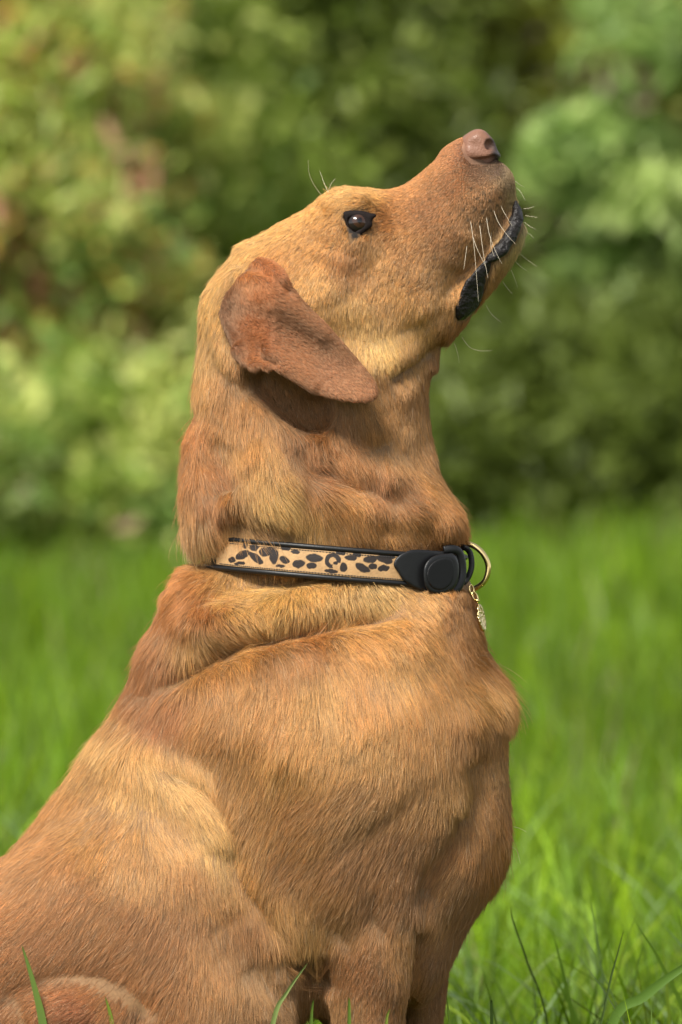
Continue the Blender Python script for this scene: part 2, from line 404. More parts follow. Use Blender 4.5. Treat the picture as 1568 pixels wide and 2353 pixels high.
# ------------------------------------------------------------------ small inflated pieces (ear, nose, lips, lids, collar pads)
def blob(poly, ymid, T, R, h=.001, ypx=-.07, extra=None, noise=0, smooth_it=2, margin=.004, off=0.0, n=5):
    pw = poly_world(poly, ypx, n); lo = pw.min(0) - margin; hi = pw.max(0) + margin
    xs = np.arange(lo[0], hi[0], h); zs = np.arange(lo[1], hi[1], h); XX, ZZ = np.meshgrid(xs, zs, indexing='ij')
    d = poly_dist(XX, ZZ, pw) - off
    ym = ymid(XX, ZZ) if callable(ymid) else np.full(XX.shape, ymid)
    TT = T(XX, ZZ) if callable(T) else np.full(XX.shape, T)
    y0, y1 = ym.min() - TT.max() - margin, ym.max() + TT.max() + margin; yy = np.arange(y0, y1, h)
    a = np.maximum(R - d, 0) / R
    G = (np.sqrt((a * a)[:, None, :] + ((yy[None, :, None] - ym[:, None, :]) / TT[:, None, :]) ** 2) - 1) * min(R, TT.mean())
    if extra is not None:
        G = extra(G, xs[:, None, None], yy[None, :, None], zs[None, None, :])
    v, q = nets(G, np.array([lo[0], y0, lo[1]]), h); v = laplace(v, q, smooth_it, .5)
    if noise: v = v + vnormals(v, q) * (vnoise(v, noise[0])[:, :1] * noise[1])
    return v, q
def capsule(x, y, z, a, b, r):
    a = np.asarray(a); b = np.asarray(b); e = b - a; t = np.clip(((x - a[0]) * e[0] + (y - a[1]) * e[1] + (z - a[2]) * e[2]) / (e @ e), 0, 1)
    return np.sqrt((x - a[0] - t * e[0]) ** 2 + (y - a[1] - t * e[1]) ** 2 + (z - a[2] - t * e[2]) ** 2) - r
def fit_y(pts, add=0.0):
    """plane y(x,z) through the near skin at the given picture points"""
    A, b = [], []
    for p in pts:
        h_ = hit(*p)[0]
        if h_ is not None: A.append([h_[0], h_[2], 1]); b.append(h_[1])
    s = np.linalg.lstsq(np.array(A), np.array(b), rcond=None)[0]
    return lambda x, z: s[0] * x + s[1] * z + s[2] + add
def mirror(v, q): return v * np.array([1, -1, 1]), q[:, ::-1]

# nose
def nose_carve(G, x, y, z):
    for s in (-1, 1):
        G = smin(G, capsule(x, y, z, P(1082, 356, 0) + [0, s * .013, 0], P(1116, 360, 0) + [0, s * .012, 0], .0062), .003)
        G = smin(G, capsule(x, y, z, P(1100, 325, 0) + [0, s * .008, 0], P(1112, 338, 0) + [0, s * .009, 0], .0085), .004)
        G = smax(G, -capsule(x, y, z, P(1124, 337, 0) + [0, s * .015, 0], P(1158, 332, 0) + [0, s * .013, 0], .0046), .002)
        G = smax(G, -capsule(x, y, z, P(1076, 381, 0) + [0, s * .019, 0], P(1132, 368, 0) + [0, s * .015, 0], .0030), .002)
    return smax(G, -capsule(x, y, z, P(1135, 320, 0), P(1160, 375, 0), .001), .002)
NP = [(1055,345),(1064,314),(1098,300),(1123,315),(1141,341),(1151,360),(1138,372),(1112,382),(1085,380),(1066,366)]
v, q = blob(NP, 0.0, .0176, .0075, h=.0008, ypx=0, extra=nose_carve, margin=.006)
npx = topx(v); nc = np.tile(np.array([.21, .103, .065]), (len(v), 1)); w = sstep(1118, 1140, npx[:, 0] - (npx[:, 1] - 345) * .1)[:, None]
nc = nc * (1 - w) + np.array([.045, .033, .03]) * w
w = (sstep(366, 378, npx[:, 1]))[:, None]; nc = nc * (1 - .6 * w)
nc *= 1 + .12 * vnoise(v, .004)[:, :1]
m_nose = principled('nose_leather', attr='col', rough=.5, spec=.25, coat=.08, bump=('voronoi', 900, .0006, .6), noise=(250, .15))
mesh_np('nose', v, q, m_nose, dog, colors=np.clip(nc, 0, 1))
# lips
m_lip = principled('wet_black_lip', (.013, .010, .009), .42, noise=(300, .6), bump=('noise', 350, .002, 1.0), spec=.35)
for poly, nm in ((LIP_A, 'lip'), (LIP_B, 'lip')):
    c = np.mean(poly, 0); fy = fit_y([tuple(c + (np.array(p) - c) * .7) for p in poly], -.0005)
    v, q = blob(poly, fy, .0046, .006, h=.001, ypx=-.035, noise=(.004, .0008), off=.0006)
    mesh_np(nm, v, q, m_lip, dog); v, q = mirror(v, q); mesh_np(nm, v, q, m_lip, dog)
# eyes
OPEN = [(800,503),(812,498),(826,501),(837,511),(834,520),(823,528),(810,537),(803,521)]
def lid_carve_for(fy):
    pwo = poly_world(OPEN, ys, 5)
    def f(G, x, y, z):
        XX, ZZ = np.broadcast_arrays(x[:, 0, :], z[:, 0, :]); d = poly_dist(XX, ZZ, pwo)
        return smax(G, np.broadcast_to(d[:, None, :], G.shape), .0015)
    return f
fy = fit_y([(770,500),(775,540),(830,575),(880,530),(885,500),(800,465),(850,465)], 0)
fyl = lambda x, z: fy(x, z) * .4 + (ys - .001) * .6
m_lid = principled('dark_eyelid', (.012, .008, .007), .7, spec=.12, bump=('noise', 700, .0006, .7), noise=(300, .3))
lv, lq = blob(EYE_POLY, fyl, .0022, .003, h=.0006, ypx=ys, extra=lid_carve_for(fy))
m_eye, n_, l_ = mat_new('brown_eye')
b = n_.new('ShaderNodeBsdfPrincipled'); o_ = n_.new('ShaderNodeOutputMaterial'); a = n_.new('ShaderNodeAttribute'); a.attribute_name = 'col'
l_.new(a.outputs[0], b.inputs['Base Color']); l_.new(b.outputs[0], o_.inputs[0]); b.inputs['Roughness'].default_value = .08
b.inputs['Coat Weight'].default_value = 1; b.inputs['Coat IOR'].default_value = 1.45; b.inputs['Coat Roughness'].default_value = .0; b.inputs['Specular IOR Level'].default_value = .1
th = np.linspace(0, math.pi, 33); ph = np.linspace(0, 2 * math.pi, 49)[:-1]
ev = np.array([[math.sin(t) * math.cos(p), math.sin(t) * math.sin(p), math.cos(t)] for t in th for p in ph])
ef = [(i * 48 + j, (i + 1) * 48 + j, (i + 1) * 48 + (j + 1) % 48, i * 48 + (j + 1) % 48) for i in range(32) for j in range(48)]
for s in (1, -1):
    ax = np.array([.28, -.93 * s, .22]); ax /= np.linalg.norm(ax)
    ang = np.degrees(np.arccos(np.clip(ev @ ax, -1, 1)))
    ec = np.where(ang[:, None] < 13, np.array([[.003, .003, .004]]), np.where(ang[:, None] < 33, np.array([[.045, .019, .010]]), np.array([[.015, .010, .008]])))
    bulge = 1 + .06 * np.exp(-(ang / 24) ** 2)
    mesh_np('eye', ev * EYE_R * bulge[:, None] + eye_c * [1, s, 1], ef, m_eye, dog, colors=ec)
    v, q = (lv, lq) if s == 1 else mirror(lv, lq)
    mesh_np('eyelid', v, q, m_lid, dog)

# ears
EAR = [(552,632),(570,603),(600,592),(632,606),(660,640),(700,690),(750,742),(800,796),(842,848),(864,880),(868,906),(852,922),(815,925),(768,918),(722,905),(682,882),(640,858),(604,842),(580,842),(552,815),(524,765),(510,720),(520,680),(542,650)]
def ear_y(x, z):
    k = (CAM_D - .08) / CAM_D / PXM; qx = x / k + 784; qz = HOR + (CAM_Z - z) / k
    b_ = sstep(505, 640, qx + (qz - 700) * .15)
    r = -.051 - .035 * b_ - .006 * sstep(700, 850, qx)
    r += .004 * np.sin((qx * .5 - qz * .86) * .035 + 1.2) * b_
    r += .018 * (1 - sstep(592, 640, qz)) - .010 * sstep(0, 90, (qz - 700) * .86 - (qx - 600) * .5) * sstep(560, 640, qx)
    return r
ear_v, ear_q = blob(EAR, ear_y, lambda x, z: .0032 + 0 * x, .004, h=.0015, ypx=-.085, smooth_it=3)
en = vnormals(ear_v, ear_q); ep = topx(ear_v); ed = np.zeros(len(ear_v))
for pts, w, hg in (([(572,616),(615,632),(665,668)], 10, -3), ([(590,600),(630,612),(660,645)], 14, 2), ([(545,640),(515,720),(548,815)], 14, 2.5),
                   ([(660,660),(740,740),(820,830)], 16, -2.2), ([(600,760),(700,800),(790,860)], 30, -1.8), ([(590,800),(650,830),(720,880)], 14, 1.8),
                   ([(555,800),(572,838),(610,846)], 10, 5),([(590,800),(600,822),(630,836)], 9, -4),([(560,690),(640,700),(740,760)], 26, 2.5)):
    d, t = seg_dist(ep, pts); ed += hg * .001 * np.exp(-(d / w) ** 2)
ear_v = ear_v + en * ed[:, None] * (en[:, 1:2] < .2)
ear_v = laplace(ear_v, ear_q, 2, .4)
m_earskin = principled('ear_skin', (.20, .09, .045), .7, spec=.3)
ears = []
for s in (1, -1):
    v, q = (ear_v, ear_q) if s == 1 else mirror(ear_v, ear_q)
    ears.append(mesh_np('ear', v, q, m_earskin, dog))

# ------------------------------------------------------------------ fur
#        x,   y,   dx, dy, length mm, lift, wave, r,g,b (sRGB of the coat)
FURC = [
 (1075,300,-1,.5, 2.0,.20,.05,184,122,84),(1060,345,-1,.5, 1.8,.20,.05,172,110,78),(1030,340,-1,.6, 2.5,.2,.05,176,114,72),(985,385,-1,.7,3,.2,.06,176,114,66),(930,430,-1,.6,4,.2,.06,180,118,68),
 (1095,398,-.9,.5,2.0,.2,.05,112,76,58),(1150,385,-.2,1,2.0,.25,.05,72,56,48),(1130,380,-.4,1,1.5,.2,.05,88,66,54),(1172,420,.2,1,2.5,.3,.08,118,92,66),(1178,400,.4,.8,3,.5,.1,150,125,88),(1187,440,.6,.8,4,.6,.1,190,165,115),
 (1050,420,-.8,.7,3,.2,.06,158,98,56),(1090,460,-.4,1,3,.25,.08,176,118,70),(1140,450,.1,1,3,.25,.08,172,116,72),(1165,500,.1,1,3,.2,.06,150,100,62),
 (980,480,-.8,.7,4,.2,.07,160,100,56),(1030,540,-.5,.9,4,.2,.08,168,110,64),(1090,560,-.3,1,4,.2,.08,184,128,78),(940,560,-.6,.8,6,.2,.1,178,122,70),
 (900,500,-.9,.5,5,.2,.08,172,112,62),(850,455,-1,.2,5,.25,.08,204,150,90),(790,440,-1,.3,7,.4,.12,214,164,104),(740,470,-1,.5,7,.25,.12,196,140,78),
 (650,510,-1,.6,8,.25,.14,206,152,88),(570,550,-.8,.8,10,.25,.16,206,156,96),(520,600,-.6,1,10,.28,.18,204,154,94),(475,670,-.3,1,11,.28,.18,200,154,96),
 (700,560,-.7,.8,7,.2,.12,188,132,72),(640,600,-.6,.9,8,.2,.12,184,126,68),(770,520,-.5,.9,6,.2,.1,190,134,76),(810,600,-.1,1,6,.2,.1,176,116,66),
 (720,660,-.3,1,8,.2,.14,200,148,88),(860,600,-.3,1,7,.2,.12,192,136,78),(900,680,-.2,1,8,.2,.14,196,142,82),(610,872,.3,1,6,.2,.1,150,100,60),(670,898,.3,1,6,.2,.1,150,100,60),(735,930,.3,1,8,.2,.1,154,104,62),(980,640,-.3,1,7,.2,.12,188,132,76),
 (820,720,-.1,1,9,.22,.15,206,158,96),(960,740,-.1,1,9,.22,.15,204,154,92),(1020,690,-.1,1,7,.22,.12,196,142,84),(880,800,0,1,10,.25,.18,212,166,102),
 (940,820,-.1,1,10,.25,.18,186,136,78),(880,870,.1,1,11,.25,.2,164,112,62),(780,780,0,1,10,.22,.16,200,150,88),
 (1195,480,.7,.6,6,.6,.15,206,184,134),(1210,525,.8,.6,7,.6,.15,212,192,142),(1195,575,.6,.9,8,.5,.15,206,176,120),(1150,640,.3,1,8,.4,.15,190,138,82),(1100,710,.1,1,8,.35,.15,186,126,68),(1050,775,-.1,1,9,.3,.16,176,116,62),
 (1010,840,-.1,1,10,.25,.18,166,108,58),(940,900,0,1,13,.25,.2,172,118,66),(960,980,.05,1,14,.25,.22,184,130,76),(900,1020,.1,1,15,.25,.25,176,122,70),
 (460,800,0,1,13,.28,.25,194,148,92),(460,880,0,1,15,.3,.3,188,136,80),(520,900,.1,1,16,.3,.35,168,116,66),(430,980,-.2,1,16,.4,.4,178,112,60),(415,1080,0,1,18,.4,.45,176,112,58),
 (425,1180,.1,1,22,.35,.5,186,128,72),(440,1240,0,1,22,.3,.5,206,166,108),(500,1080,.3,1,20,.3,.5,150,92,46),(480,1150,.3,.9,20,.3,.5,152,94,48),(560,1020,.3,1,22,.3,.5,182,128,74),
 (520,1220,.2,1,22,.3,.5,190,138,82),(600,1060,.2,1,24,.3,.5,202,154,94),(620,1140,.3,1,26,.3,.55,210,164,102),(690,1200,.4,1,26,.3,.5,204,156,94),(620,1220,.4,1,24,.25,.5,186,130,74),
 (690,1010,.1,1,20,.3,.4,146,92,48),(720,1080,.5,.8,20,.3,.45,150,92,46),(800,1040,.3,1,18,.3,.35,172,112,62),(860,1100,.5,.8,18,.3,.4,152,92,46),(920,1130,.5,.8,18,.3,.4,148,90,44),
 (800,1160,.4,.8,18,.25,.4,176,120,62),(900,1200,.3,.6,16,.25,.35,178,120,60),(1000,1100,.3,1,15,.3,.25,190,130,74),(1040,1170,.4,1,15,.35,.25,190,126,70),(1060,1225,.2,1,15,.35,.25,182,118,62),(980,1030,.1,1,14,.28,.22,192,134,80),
 (420,1330,-.7,.5,20,.45,.5,176,112,60),(400,1400,-.5,.9,20,.4,.5,160,98,52),(470,1390,.2,1,22,.35,.6,168,106,58),(540,1380,.2,1,22,.3,.5,206,154,90),(640,1370,.2,.9,22,.3,.4,212,162,96),(760,1365,.2,1,20,.35,.35,214,166,104),
 (860,1360,.3,.9,18,.3,.3,218,172,112),(960,1380,.5,.7,16,.3,.25,208,154,94),(1050,1400,.1,1,14,.3,.2,182,120,66),(1090,1450,.4,.9,14,.4,.2,182,120,64),
 (460,1470,.5,.5,22,.25,.4,202,148,84),(560,1440,.6,.5,22,.25,.4,206,152,86),(360,1500,-.3,1,20,.3,.35,146,90,48),(330,1570,-.3,1,18,.25,.3,146,90,50),(480,1530,.6,.7,20,.22,.3,176,122,66),
 (620,1490,.3,1,20,.22,.3,168,112,60),(700,1460,.4,.9,18,.22,.25,166,106,54),(820,1440,.5,.8,18,.22,.25,196,138,76),(950,1450,.5,.8,16,.25,.2,200,142,80),(900,1520,.5,.9,20,.2,.3,204,150,88),(1010,1560,.4,1,18,.25,.3,196,138,80),
 (400,1620,-.3,1,18,.2,.25,164,106,64),(360,1650,-.3,1,16,.2,.2,152,96,58),(480,1650,-.3,1,20,.2,.3,178,126,78),(600,1600,-.3,1,20,.2,.3,184,132,80),(740,1600,-.05,1,20,.2,.3,192,142,86),(840,1600,.2,1,18,.2,.25,188,130,74),
 (260,1650,-.5,.9,16,.25,.2,186,132,80),(250,1710,-.1,1,16,.2,.2,202,154,98),(330,1740,.5,.8,16,.2,.2,198,150,94),(200,1760,-.5,.9,16,.22,.2,184,132,80),(420,1800,.6,.7,16,.2,.2,204,158,102),(300,1820,.1,1,16,.18,.2,200,152,94),
 (470,1880,.5,.9,16,.18,.2,202,154,96),(380,1900,.3,1,16,.18,.2,190,140,86),(505,1940,.1,1,14,.18,.2,206,158,100),(150,1850,-.6,.8,16,.2,.2,178,122,72),(240,1900,-.3,1,15,.18,.18,184,132,80),(100,1950,-.7,.8,15,.2,.18,174,116,68),
 (320,1990,-.2,1,15,.18,.18,184,132,82),(440,2010,.1,1,15,.18,.18,176,122,74),(50,2060,-.7,.7,15,.18,.18,172,114,68),(180,2060,-.6,.8,15,.18,.18,164,108,64),(300,2100,-.6,.8,15,.18,.18,158,104,60),(420,2120,-.4,.9,15,.18,.18,160,106,62),
 (100,2180,-.7,.7,15,.18,.18,156,100,58),(240,2220,-.7,.7,15,.18,.18,154,98,56),(380,2230,-.5,.8,15,.18,.18,162,108,64),(480,2180,-.1,1,15,.2,.2,168,116,70),(560,2120,.2,1,15,.2,.2,168,114,68),(620,2240,.1,1,16,.2,.22,160,112,66),
 (560,2290,-.2,1,16,.2,.22,164,114,68),(660,2320,.1,1,16,.2,.22,150,104,60),(300,2310,-.4,.9,14,.2,.2,160,104,60),(180,2345,-.8,.3,10,.25,.15,158,88,50),(60,2310,-.7,.6,14,.2,.2,160,100,58),
 (560,1780,-.6,.9,20,.18,.28,186,134,82),(660,1740,-.5,.9,20,.18,.28,196,144,88),(760,1720,-.5,.9,18,.18,.25,194,142,84),(880,1700,-.4,.9,18,.18,.25,198,144,86),(1000,1680,-.2,1,18,.2,.25,200,142,82),(1060,1650,-.1,1,18,.22,.25,194,132,74),
 (600,1880,-.6,.8,18,.18,.25,184,132,80),(720,1860,-.6,.8,18,.18,.25,174,120,72),(840,1840,-.6,.8,16,.18,.22,184,130,78),(960,1820,-.5,.9,16,.18,.22,188,132,76),(1050,1800,-.2,1,16,.2,.22,196,142,84),
 (580,1990,-.2,1,18,.2,.25,186,134,78),(680,1980,-.6,.8,16,.18,.22,168,116,70),(800,1970,-.6,.8,16,.18,.22,166,112,66),(920,1950,-.6,.8,15,.18,.2,162,108,62),(1010,1930,-.5,.9,15,.18,.2,170,114,64),
 (640,2080,.3,1,20,.22,.25,188,138,84),(700,2120,.1,1,20,.22,.25,178,130,76),(780,2070,-.5,.8,15,.18,.2,160,110,62),(880,2060,-.5,.8,14,.18,.2,150,98,54),(960,2030,-.4,.9,15,.2,.2,156,102,56),
 (760,2220,-.2,1,10,.2,.15,140,90,50),(840,2240,-.5,.9,8,.15,.1,150,96,56),(940,2200,-.1,1,9,.2,.12,176,122,70),(900,2320,-.2,1,7,.15,.1,156,100,60),(780,2330,-.1,1,8,.18,.12,164,114,68),(950,2300,0,1,8,.2,.1,176,120,72),
 (1130,1500,.8,.2,24,.5,.5,184,118,60),(1170,1560,.8,.6,24,.5,.5,184,118,58),(1120,1580,.6,.8,20,.3,.5,206,152,94),(1185,1625,.6,.8,22,.5,.4,200,140,80),(1150,1660,.1,1,12,.25,.2,184,128,78),
 (1140,1760,0,1,9,.2,.12,190,138,88),(1110,1720,0,1,10,.2,.12,180,124,70),(1140,1850,0,1,10,.2,.15,182,126,76),(1180,1880,.3,1,14,.45,.25,184,122,66),(1185,1940,.4,1,16,.5,.25,192,134,72),
 (1100,1930,-.3,1,14,.22,.2,170,116,66),(1150,1980,.1,1,16,.4,.25,170,112,56),(1060,2010,-.5,1,14,.2,.2,162,112,62),(1020,2100,-.5,1,14,.2,.2,168,116,66),(1080,2120,-.1,1,14,.3,.2,150,98,52),(1000,2200,-.4,1,13,.2,.18,150,100,56),(1010,2300,-.2,1,10,.2,.12,150,98,60),
 (700,2600,0,1,10,.2,.1,160,108,62),(-100,2300,-.5,.9,15,.2,.2,164,106,60),(-200,2700,0,1,15,.2,.2,170,114,66),(400,2700,.2,1,14,.2,.2,170,118,72),(860,2800,0,1,6,.2,.1,170,116,70),(500,3050,1,.2,5,.2,.1,170,116,70),
]
FC = np.array(FURC, float)
def lin(c):
    c = c / 255.; return np.where(c <= .04045, c / 12.92, ((c + .055) / 1.055) ** 2.4)
FCOL = lin(FC[:, 7:10]); FDIR = FC[:, 2:4] / np.linalg.norm(FC[:, 2:4], axis=1, keepdims=True)
_m = FCOL.mean(0); FCOL = _m * (FCOL / _m) ** 1.03
TAB = np.concatenate([FDIR, FC[:, 4:7], FCOL], 1).astype(np.float32)
def fur_lookup(px):
    out = np.zeros((len(px), 8), np.float32)
    for s in range(0, len(px), 60000):
        p = px[s:s + 60000].astype(np.float32)
        d2 = (p[:, None, 0] - FC[None, :, 0]) ** 2 + (p[:, None, 1] - FC[None, :, 1]) ** 2
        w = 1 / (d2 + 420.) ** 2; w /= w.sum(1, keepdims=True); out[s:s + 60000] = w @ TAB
    return out

m_fur, n_, l_ = mat_new('short_fox_red_fur')
at = n_.new('ShaderNodeAttribute'); at.attribute_name = 'hair_color'
an = n_.new('ShaderNodeAttribute'); an.attribute_name = 'skin_normal'
ge = n_.new('ShaderNodeNewGeometry'); hi_ = n_.new('ShaderNodeHairInfo')
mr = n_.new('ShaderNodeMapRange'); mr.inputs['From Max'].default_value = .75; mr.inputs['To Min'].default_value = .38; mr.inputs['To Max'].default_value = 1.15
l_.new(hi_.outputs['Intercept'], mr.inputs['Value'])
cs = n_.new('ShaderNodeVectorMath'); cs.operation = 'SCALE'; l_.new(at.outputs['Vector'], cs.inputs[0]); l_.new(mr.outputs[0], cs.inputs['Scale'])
s1 = n_.new('ShaderNodeVectorMath'); s1.operation = 'SCALE'; l_.new(ge.outputs['Normal'], s1.inputs[0]); s1.inputs['Scale'].default_value = .35
s2 = n_.new('ShaderNodeVectorMath'); s2.operation = 'SCALE'; l_.new(an.outputs['Vector'], s2.inputs[0]); s2.inputs['Scale'].default_value = .65
ad = n_.new('ShaderNodeVectorMath'); ad.operation = 'ADD'; l_.new(s1.outputs[0], ad.inputs[0]); l_.new(s2.outputs[0], ad.inputs[1])
nm = n_.new('ShaderNodeVectorMath'); nm.operation = 'NORMALIZE'; l_.new(ad.outputs[0], nm.inputs[0])
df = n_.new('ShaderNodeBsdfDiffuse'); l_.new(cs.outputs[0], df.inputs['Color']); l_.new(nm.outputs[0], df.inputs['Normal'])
hr = n_.new('ShaderNodeBsdfHair'); hr.component = 'Reflection'; hr.inputs['Color'].default_value = (.85, .66, .45, 1)
hr.inputs['RoughnessU'].default_value = .28; hr.inputs['RoughnessV'].default_value = .7
mx = n_.new('ShaderNodeMixShader'); mx.inputs[0].default_value = .15; o_ = n_.new('ShaderNodeOutputMaterial')
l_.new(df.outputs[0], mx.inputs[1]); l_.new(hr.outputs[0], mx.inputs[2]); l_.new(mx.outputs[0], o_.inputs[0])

def make_fur(name, V, Q, parent, n_hair, lookup, rad=.0001, mask=None, weight=None, seed=1, clump=.0022, clump_amt=.5, npt=5, contrast=1.0, odd=1.0):
    r = np.random.default_rng(seed)
    tri = np.concatenate([Q[:, [0, 1, 2]], Q[:, [0, 2, 3]]]); N = vnormals(V, Q)
    c = V[tri].mean(1); area = np.linalg.norm(np.cross(V[tri[:, 1]] - V[tri[:, 0]], V[tri[:, 2]] - V[tri[:, 0]]), axis=1) * .5
    wgt = area * (weight(c, N[tri].mean(1)) if weight is not None else 1)
    cdf = np.cumsum(wgt); pick = np.searchsorted(cdf, r.random(n_hair) * cdf[-1]); pick = np.minimum(pick, len(tri) - 1)
    u = r.random((n_hair, 2)); sw = u.sum(1) > 1; u[sw] = 1 - u[sw]
    t = tri[pick]; b0 = 1 - u.sum(1)
    R = V[t[:, 0]] * b0[:, None] + V[t[:, 1]] * u[:, :1] + V[t[:, 2]] * u[:, 1:]
    Nn = N[t[:, 0]] * b0[:, None] + N[t[:, 1]] * u[:, :1] + N[t[:, 2]] * u[:, 1:]; Nn /= np.linalg.norm(Nn, axis=1, keepdims=True)
    px = topx(R); keep = mask(px, R) if mask is not None else np.ones(len(R), bool)
    R, Nn, px = R[keep], Nn[keep], px[keep]; n = len(R)
    L = lookup(px); d2 = L[:, :2] / (np.linalg.norm(L[:, :2], axis=1, keepdims=True) + 1e-6)
    D = np.stack([d2[:, 0], np.zeros(n), -d2[:, 1]], 1)
    wv = L[:, 4:5]
    nz1 = vnoise(R, .022, 5.1); nz2 = vnoise(R, .008, 9.7); nz3 = vnoise(R, .05, 2.3)
    D = D + wv * (nz3 * .9 + nz1 * .9 + nz2 * .55) + r.normal(0, .10, (n, 3))
    D = D - Nn * (D * Nn).sum(1, keepdims=True); D /= np.linalg.norm(D, axis=1, keepdims=True) + 1e-6
    ln = L[:, 2:3] * .001 * r.uniform(.6, 1.15, (n, 1)) * 1.0; lift = L[:, 3:4] * .8 * r.uniform(.5, 1.4, (n, 1))
    st = r.random(n) < .012; ln[st] *= 1.2; lift[st] = lift[st] * 1.8 + .12
    # clumps
    qv = np.floor((R + nz2 * .002) / clump).astype(np.int64); key = (qv[:, 0] * 73856093) ^ (qv[:, 1] * 19349663) ^ (qv[:, 2] * 83492791)
    _, inv = np.unique(key, return_inverse=True); cn = np.bincount(inv).astype(float)
    cen = np.stack([np.bincount(inv, R[:, k]) for k in range(3)], 1) / cn[:, None]; crand = r.normal(0, 1, len(cn))[inv]; cvec = r.normal(0, 1, (len(cn), 3))[inv]
    pull = (cen[inv] - R); pull -= Nn * (pull * Nn).sum(1, keepdims=True)
    pts = np.zeros((n, npt, 3), np.float32)
    bend = vnoise(R, .03, 3.3) * wv * .8 + cvec * .10
    for k in range(npt):
        s = k / (npt - 1)
        a_ = D * s + Nn * (lift * (s - .45 * s * s)) + bend * (s * s * .6)
        a_[:, 2] -= .10 * s * s
        pts[:, k] = R - Nn * .0003 + a_ * ln + Nn * (.0008 * math.sin(s * 2.2)) * np.clip(1.6 - L[:, 2:3] / 9, 0, 1) + pull * (clump_amt * s ** 1.3)
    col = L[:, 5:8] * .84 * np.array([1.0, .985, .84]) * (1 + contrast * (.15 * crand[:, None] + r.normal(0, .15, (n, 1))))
    big = vnoise(R, .03, 7.7)[:, :1]; mid = vnoise(R, .011, 1.7)[:, :1]
    col = col * (1 + contrast * (.12 * big + .10 * mid))
    red = (r.normal(0, .05, n) + .05 * vnoise(R, .04, 4.4)[:, 0])[:, None]
    col = col * np.concatenate([1 + red * .3, 1 - red * .6, 1 - red], 1)
    pale = r.random(n) < .04 * odd; col[pale] = col[pale] * .6 + np.array([.62, .45, .28]) * .4
    darkh = r.random(n) < .05 * odd; col[darkh] *= .6
    col = np.clip(col, .005, .9)
    rr = rad * r.uniform(.7, 1.25, (n, 1)) * np.array([1, 1, .92, .7, .2])[None, :npt]
    cd = bpy.data.hair_curves.new(name); cd.add_curves([npt] * n)
    cd.attributes['position'].data.foreach_set('vector', pts.astype(np.float32).ravel())
    ra = cd.attributes.get('radius') or cd.attributes.new('radius', 'FLOAT', 'POINT'); ra.data.foreach_set('value', rr.astype(np.float32).ravel())
    ca = cd.attributes.new('hair_color', 'FLOAT_VECTOR', 'CURVE'); ca.data.foreach_set('vector', col.astype(np.float32).ravel())
    na = cd.attributes.new('skin_normal', 'FLOAT_VECTOR', 'CURVE'); na.data.foreach_set('vector', Nn.astype(np.float32).ravel())
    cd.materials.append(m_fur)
    o = bpy.data.objects.new(name, cd); COL.objects.link(o); put_under(o, parent); o['kind'] = 'stuff'
    return o
def body_weight(c, n):
    px = topx(c); w = np.where(c[:, 1] < 0, 1.0, .22); w = np.where((c[:, 1] >= 0) & (n[:, 1] < .35), .8, w)
    w *= np.where(px[:, 1] > 2500, .12, 1); w *= np.where(px[:, 0] < -60, .15, 1)
    w *= 1 + 1.1 * (1 - sstep(820, 1000, px[:, 1]))        # short head hair grows denser
    return w
COLLAR_A, COLLAR_B = P(476, 1265, 0), P(1064, 1313, 0)      # left and right ends of the collar's middle line
def collar_v(px):
    """height of a picture point above (-) or below (+) the collar's middle line"""
    return px[:, 1] - (1263 + (px[:, 0] - 455) * (50 / 609.))
def body_mask(px, R):
    m = ~inpoly(px, EYE_POLY) & ~inpoly(px, NOSE_POLY) & ~inpoly(px, LIP_A) & ~inpoly(px, LIP_B)
    v = collar_v(px); top = -40 + 6 * np.sin(px[:, 0] * .03) + 14 * np.exp(-.5 * ((px[:, 0] - 650) / 75) ** 2) + 10 * np.exp(-.5 * ((px[:, 0] - 455) / 38) ** 2)
    m &= ~((v > top) & (v < 38))
    return m
def body_lookup(px):
    L = fur_lookup(px); v = collar_v(px)
    L[:, 2] *= 1 - .2 * sstep(900, 1000, px[:, 1]) * (1 - sstep(1450, 1550, px[:, 1]))
    hd = 1 - sstep(760, 900, px[:, 1] + (600 - px[:, 0]) * .3)
    L[:, 2] *= 1 - .05 * hd; L[:, 3] *= 1 - .35 * hd
    # hair near the strap: shorter just above it except for the ruff that overhangs
    over = np.exp(-.5 * ((px[:, 0] - 650) / 75) ** 2) + np.exp(-.5 * ((px[:, 0] - 455) / 38) ** 2)
    near = (v < -20) & (v > -75)
    L[near, 2] *= np.clip(.45 + over[near], .45, 1.35)
    L[near, 3] += .42 * np.clip(over[near], 0, 1)
    near = (v > 30) & (v < 60); L[near, 2] *= .7; L[near, 3] += .15
    # dark whisker roots on the muzzle
    for a_, b_ in ((1085,432),(1098,452),(1112,440),(1126,456),(1094,476),(1110,484),(1128,478),(1142,466),(1078,500),(1104,508),(1122,500),(1140,492),(1066,478),(1150,448)):
        m_ = (np.abs(px[:, 0] - a_) < 3.5) & (np.abs(px[:, 1] - b_) < 4); L[m_, 5:8] *= .3
    return L
N_FUR = 900000
make_fur('fur', V, Q, dog, N_FUR, body_lookup, mask=body_mask, weight=body_weight, seed=11)
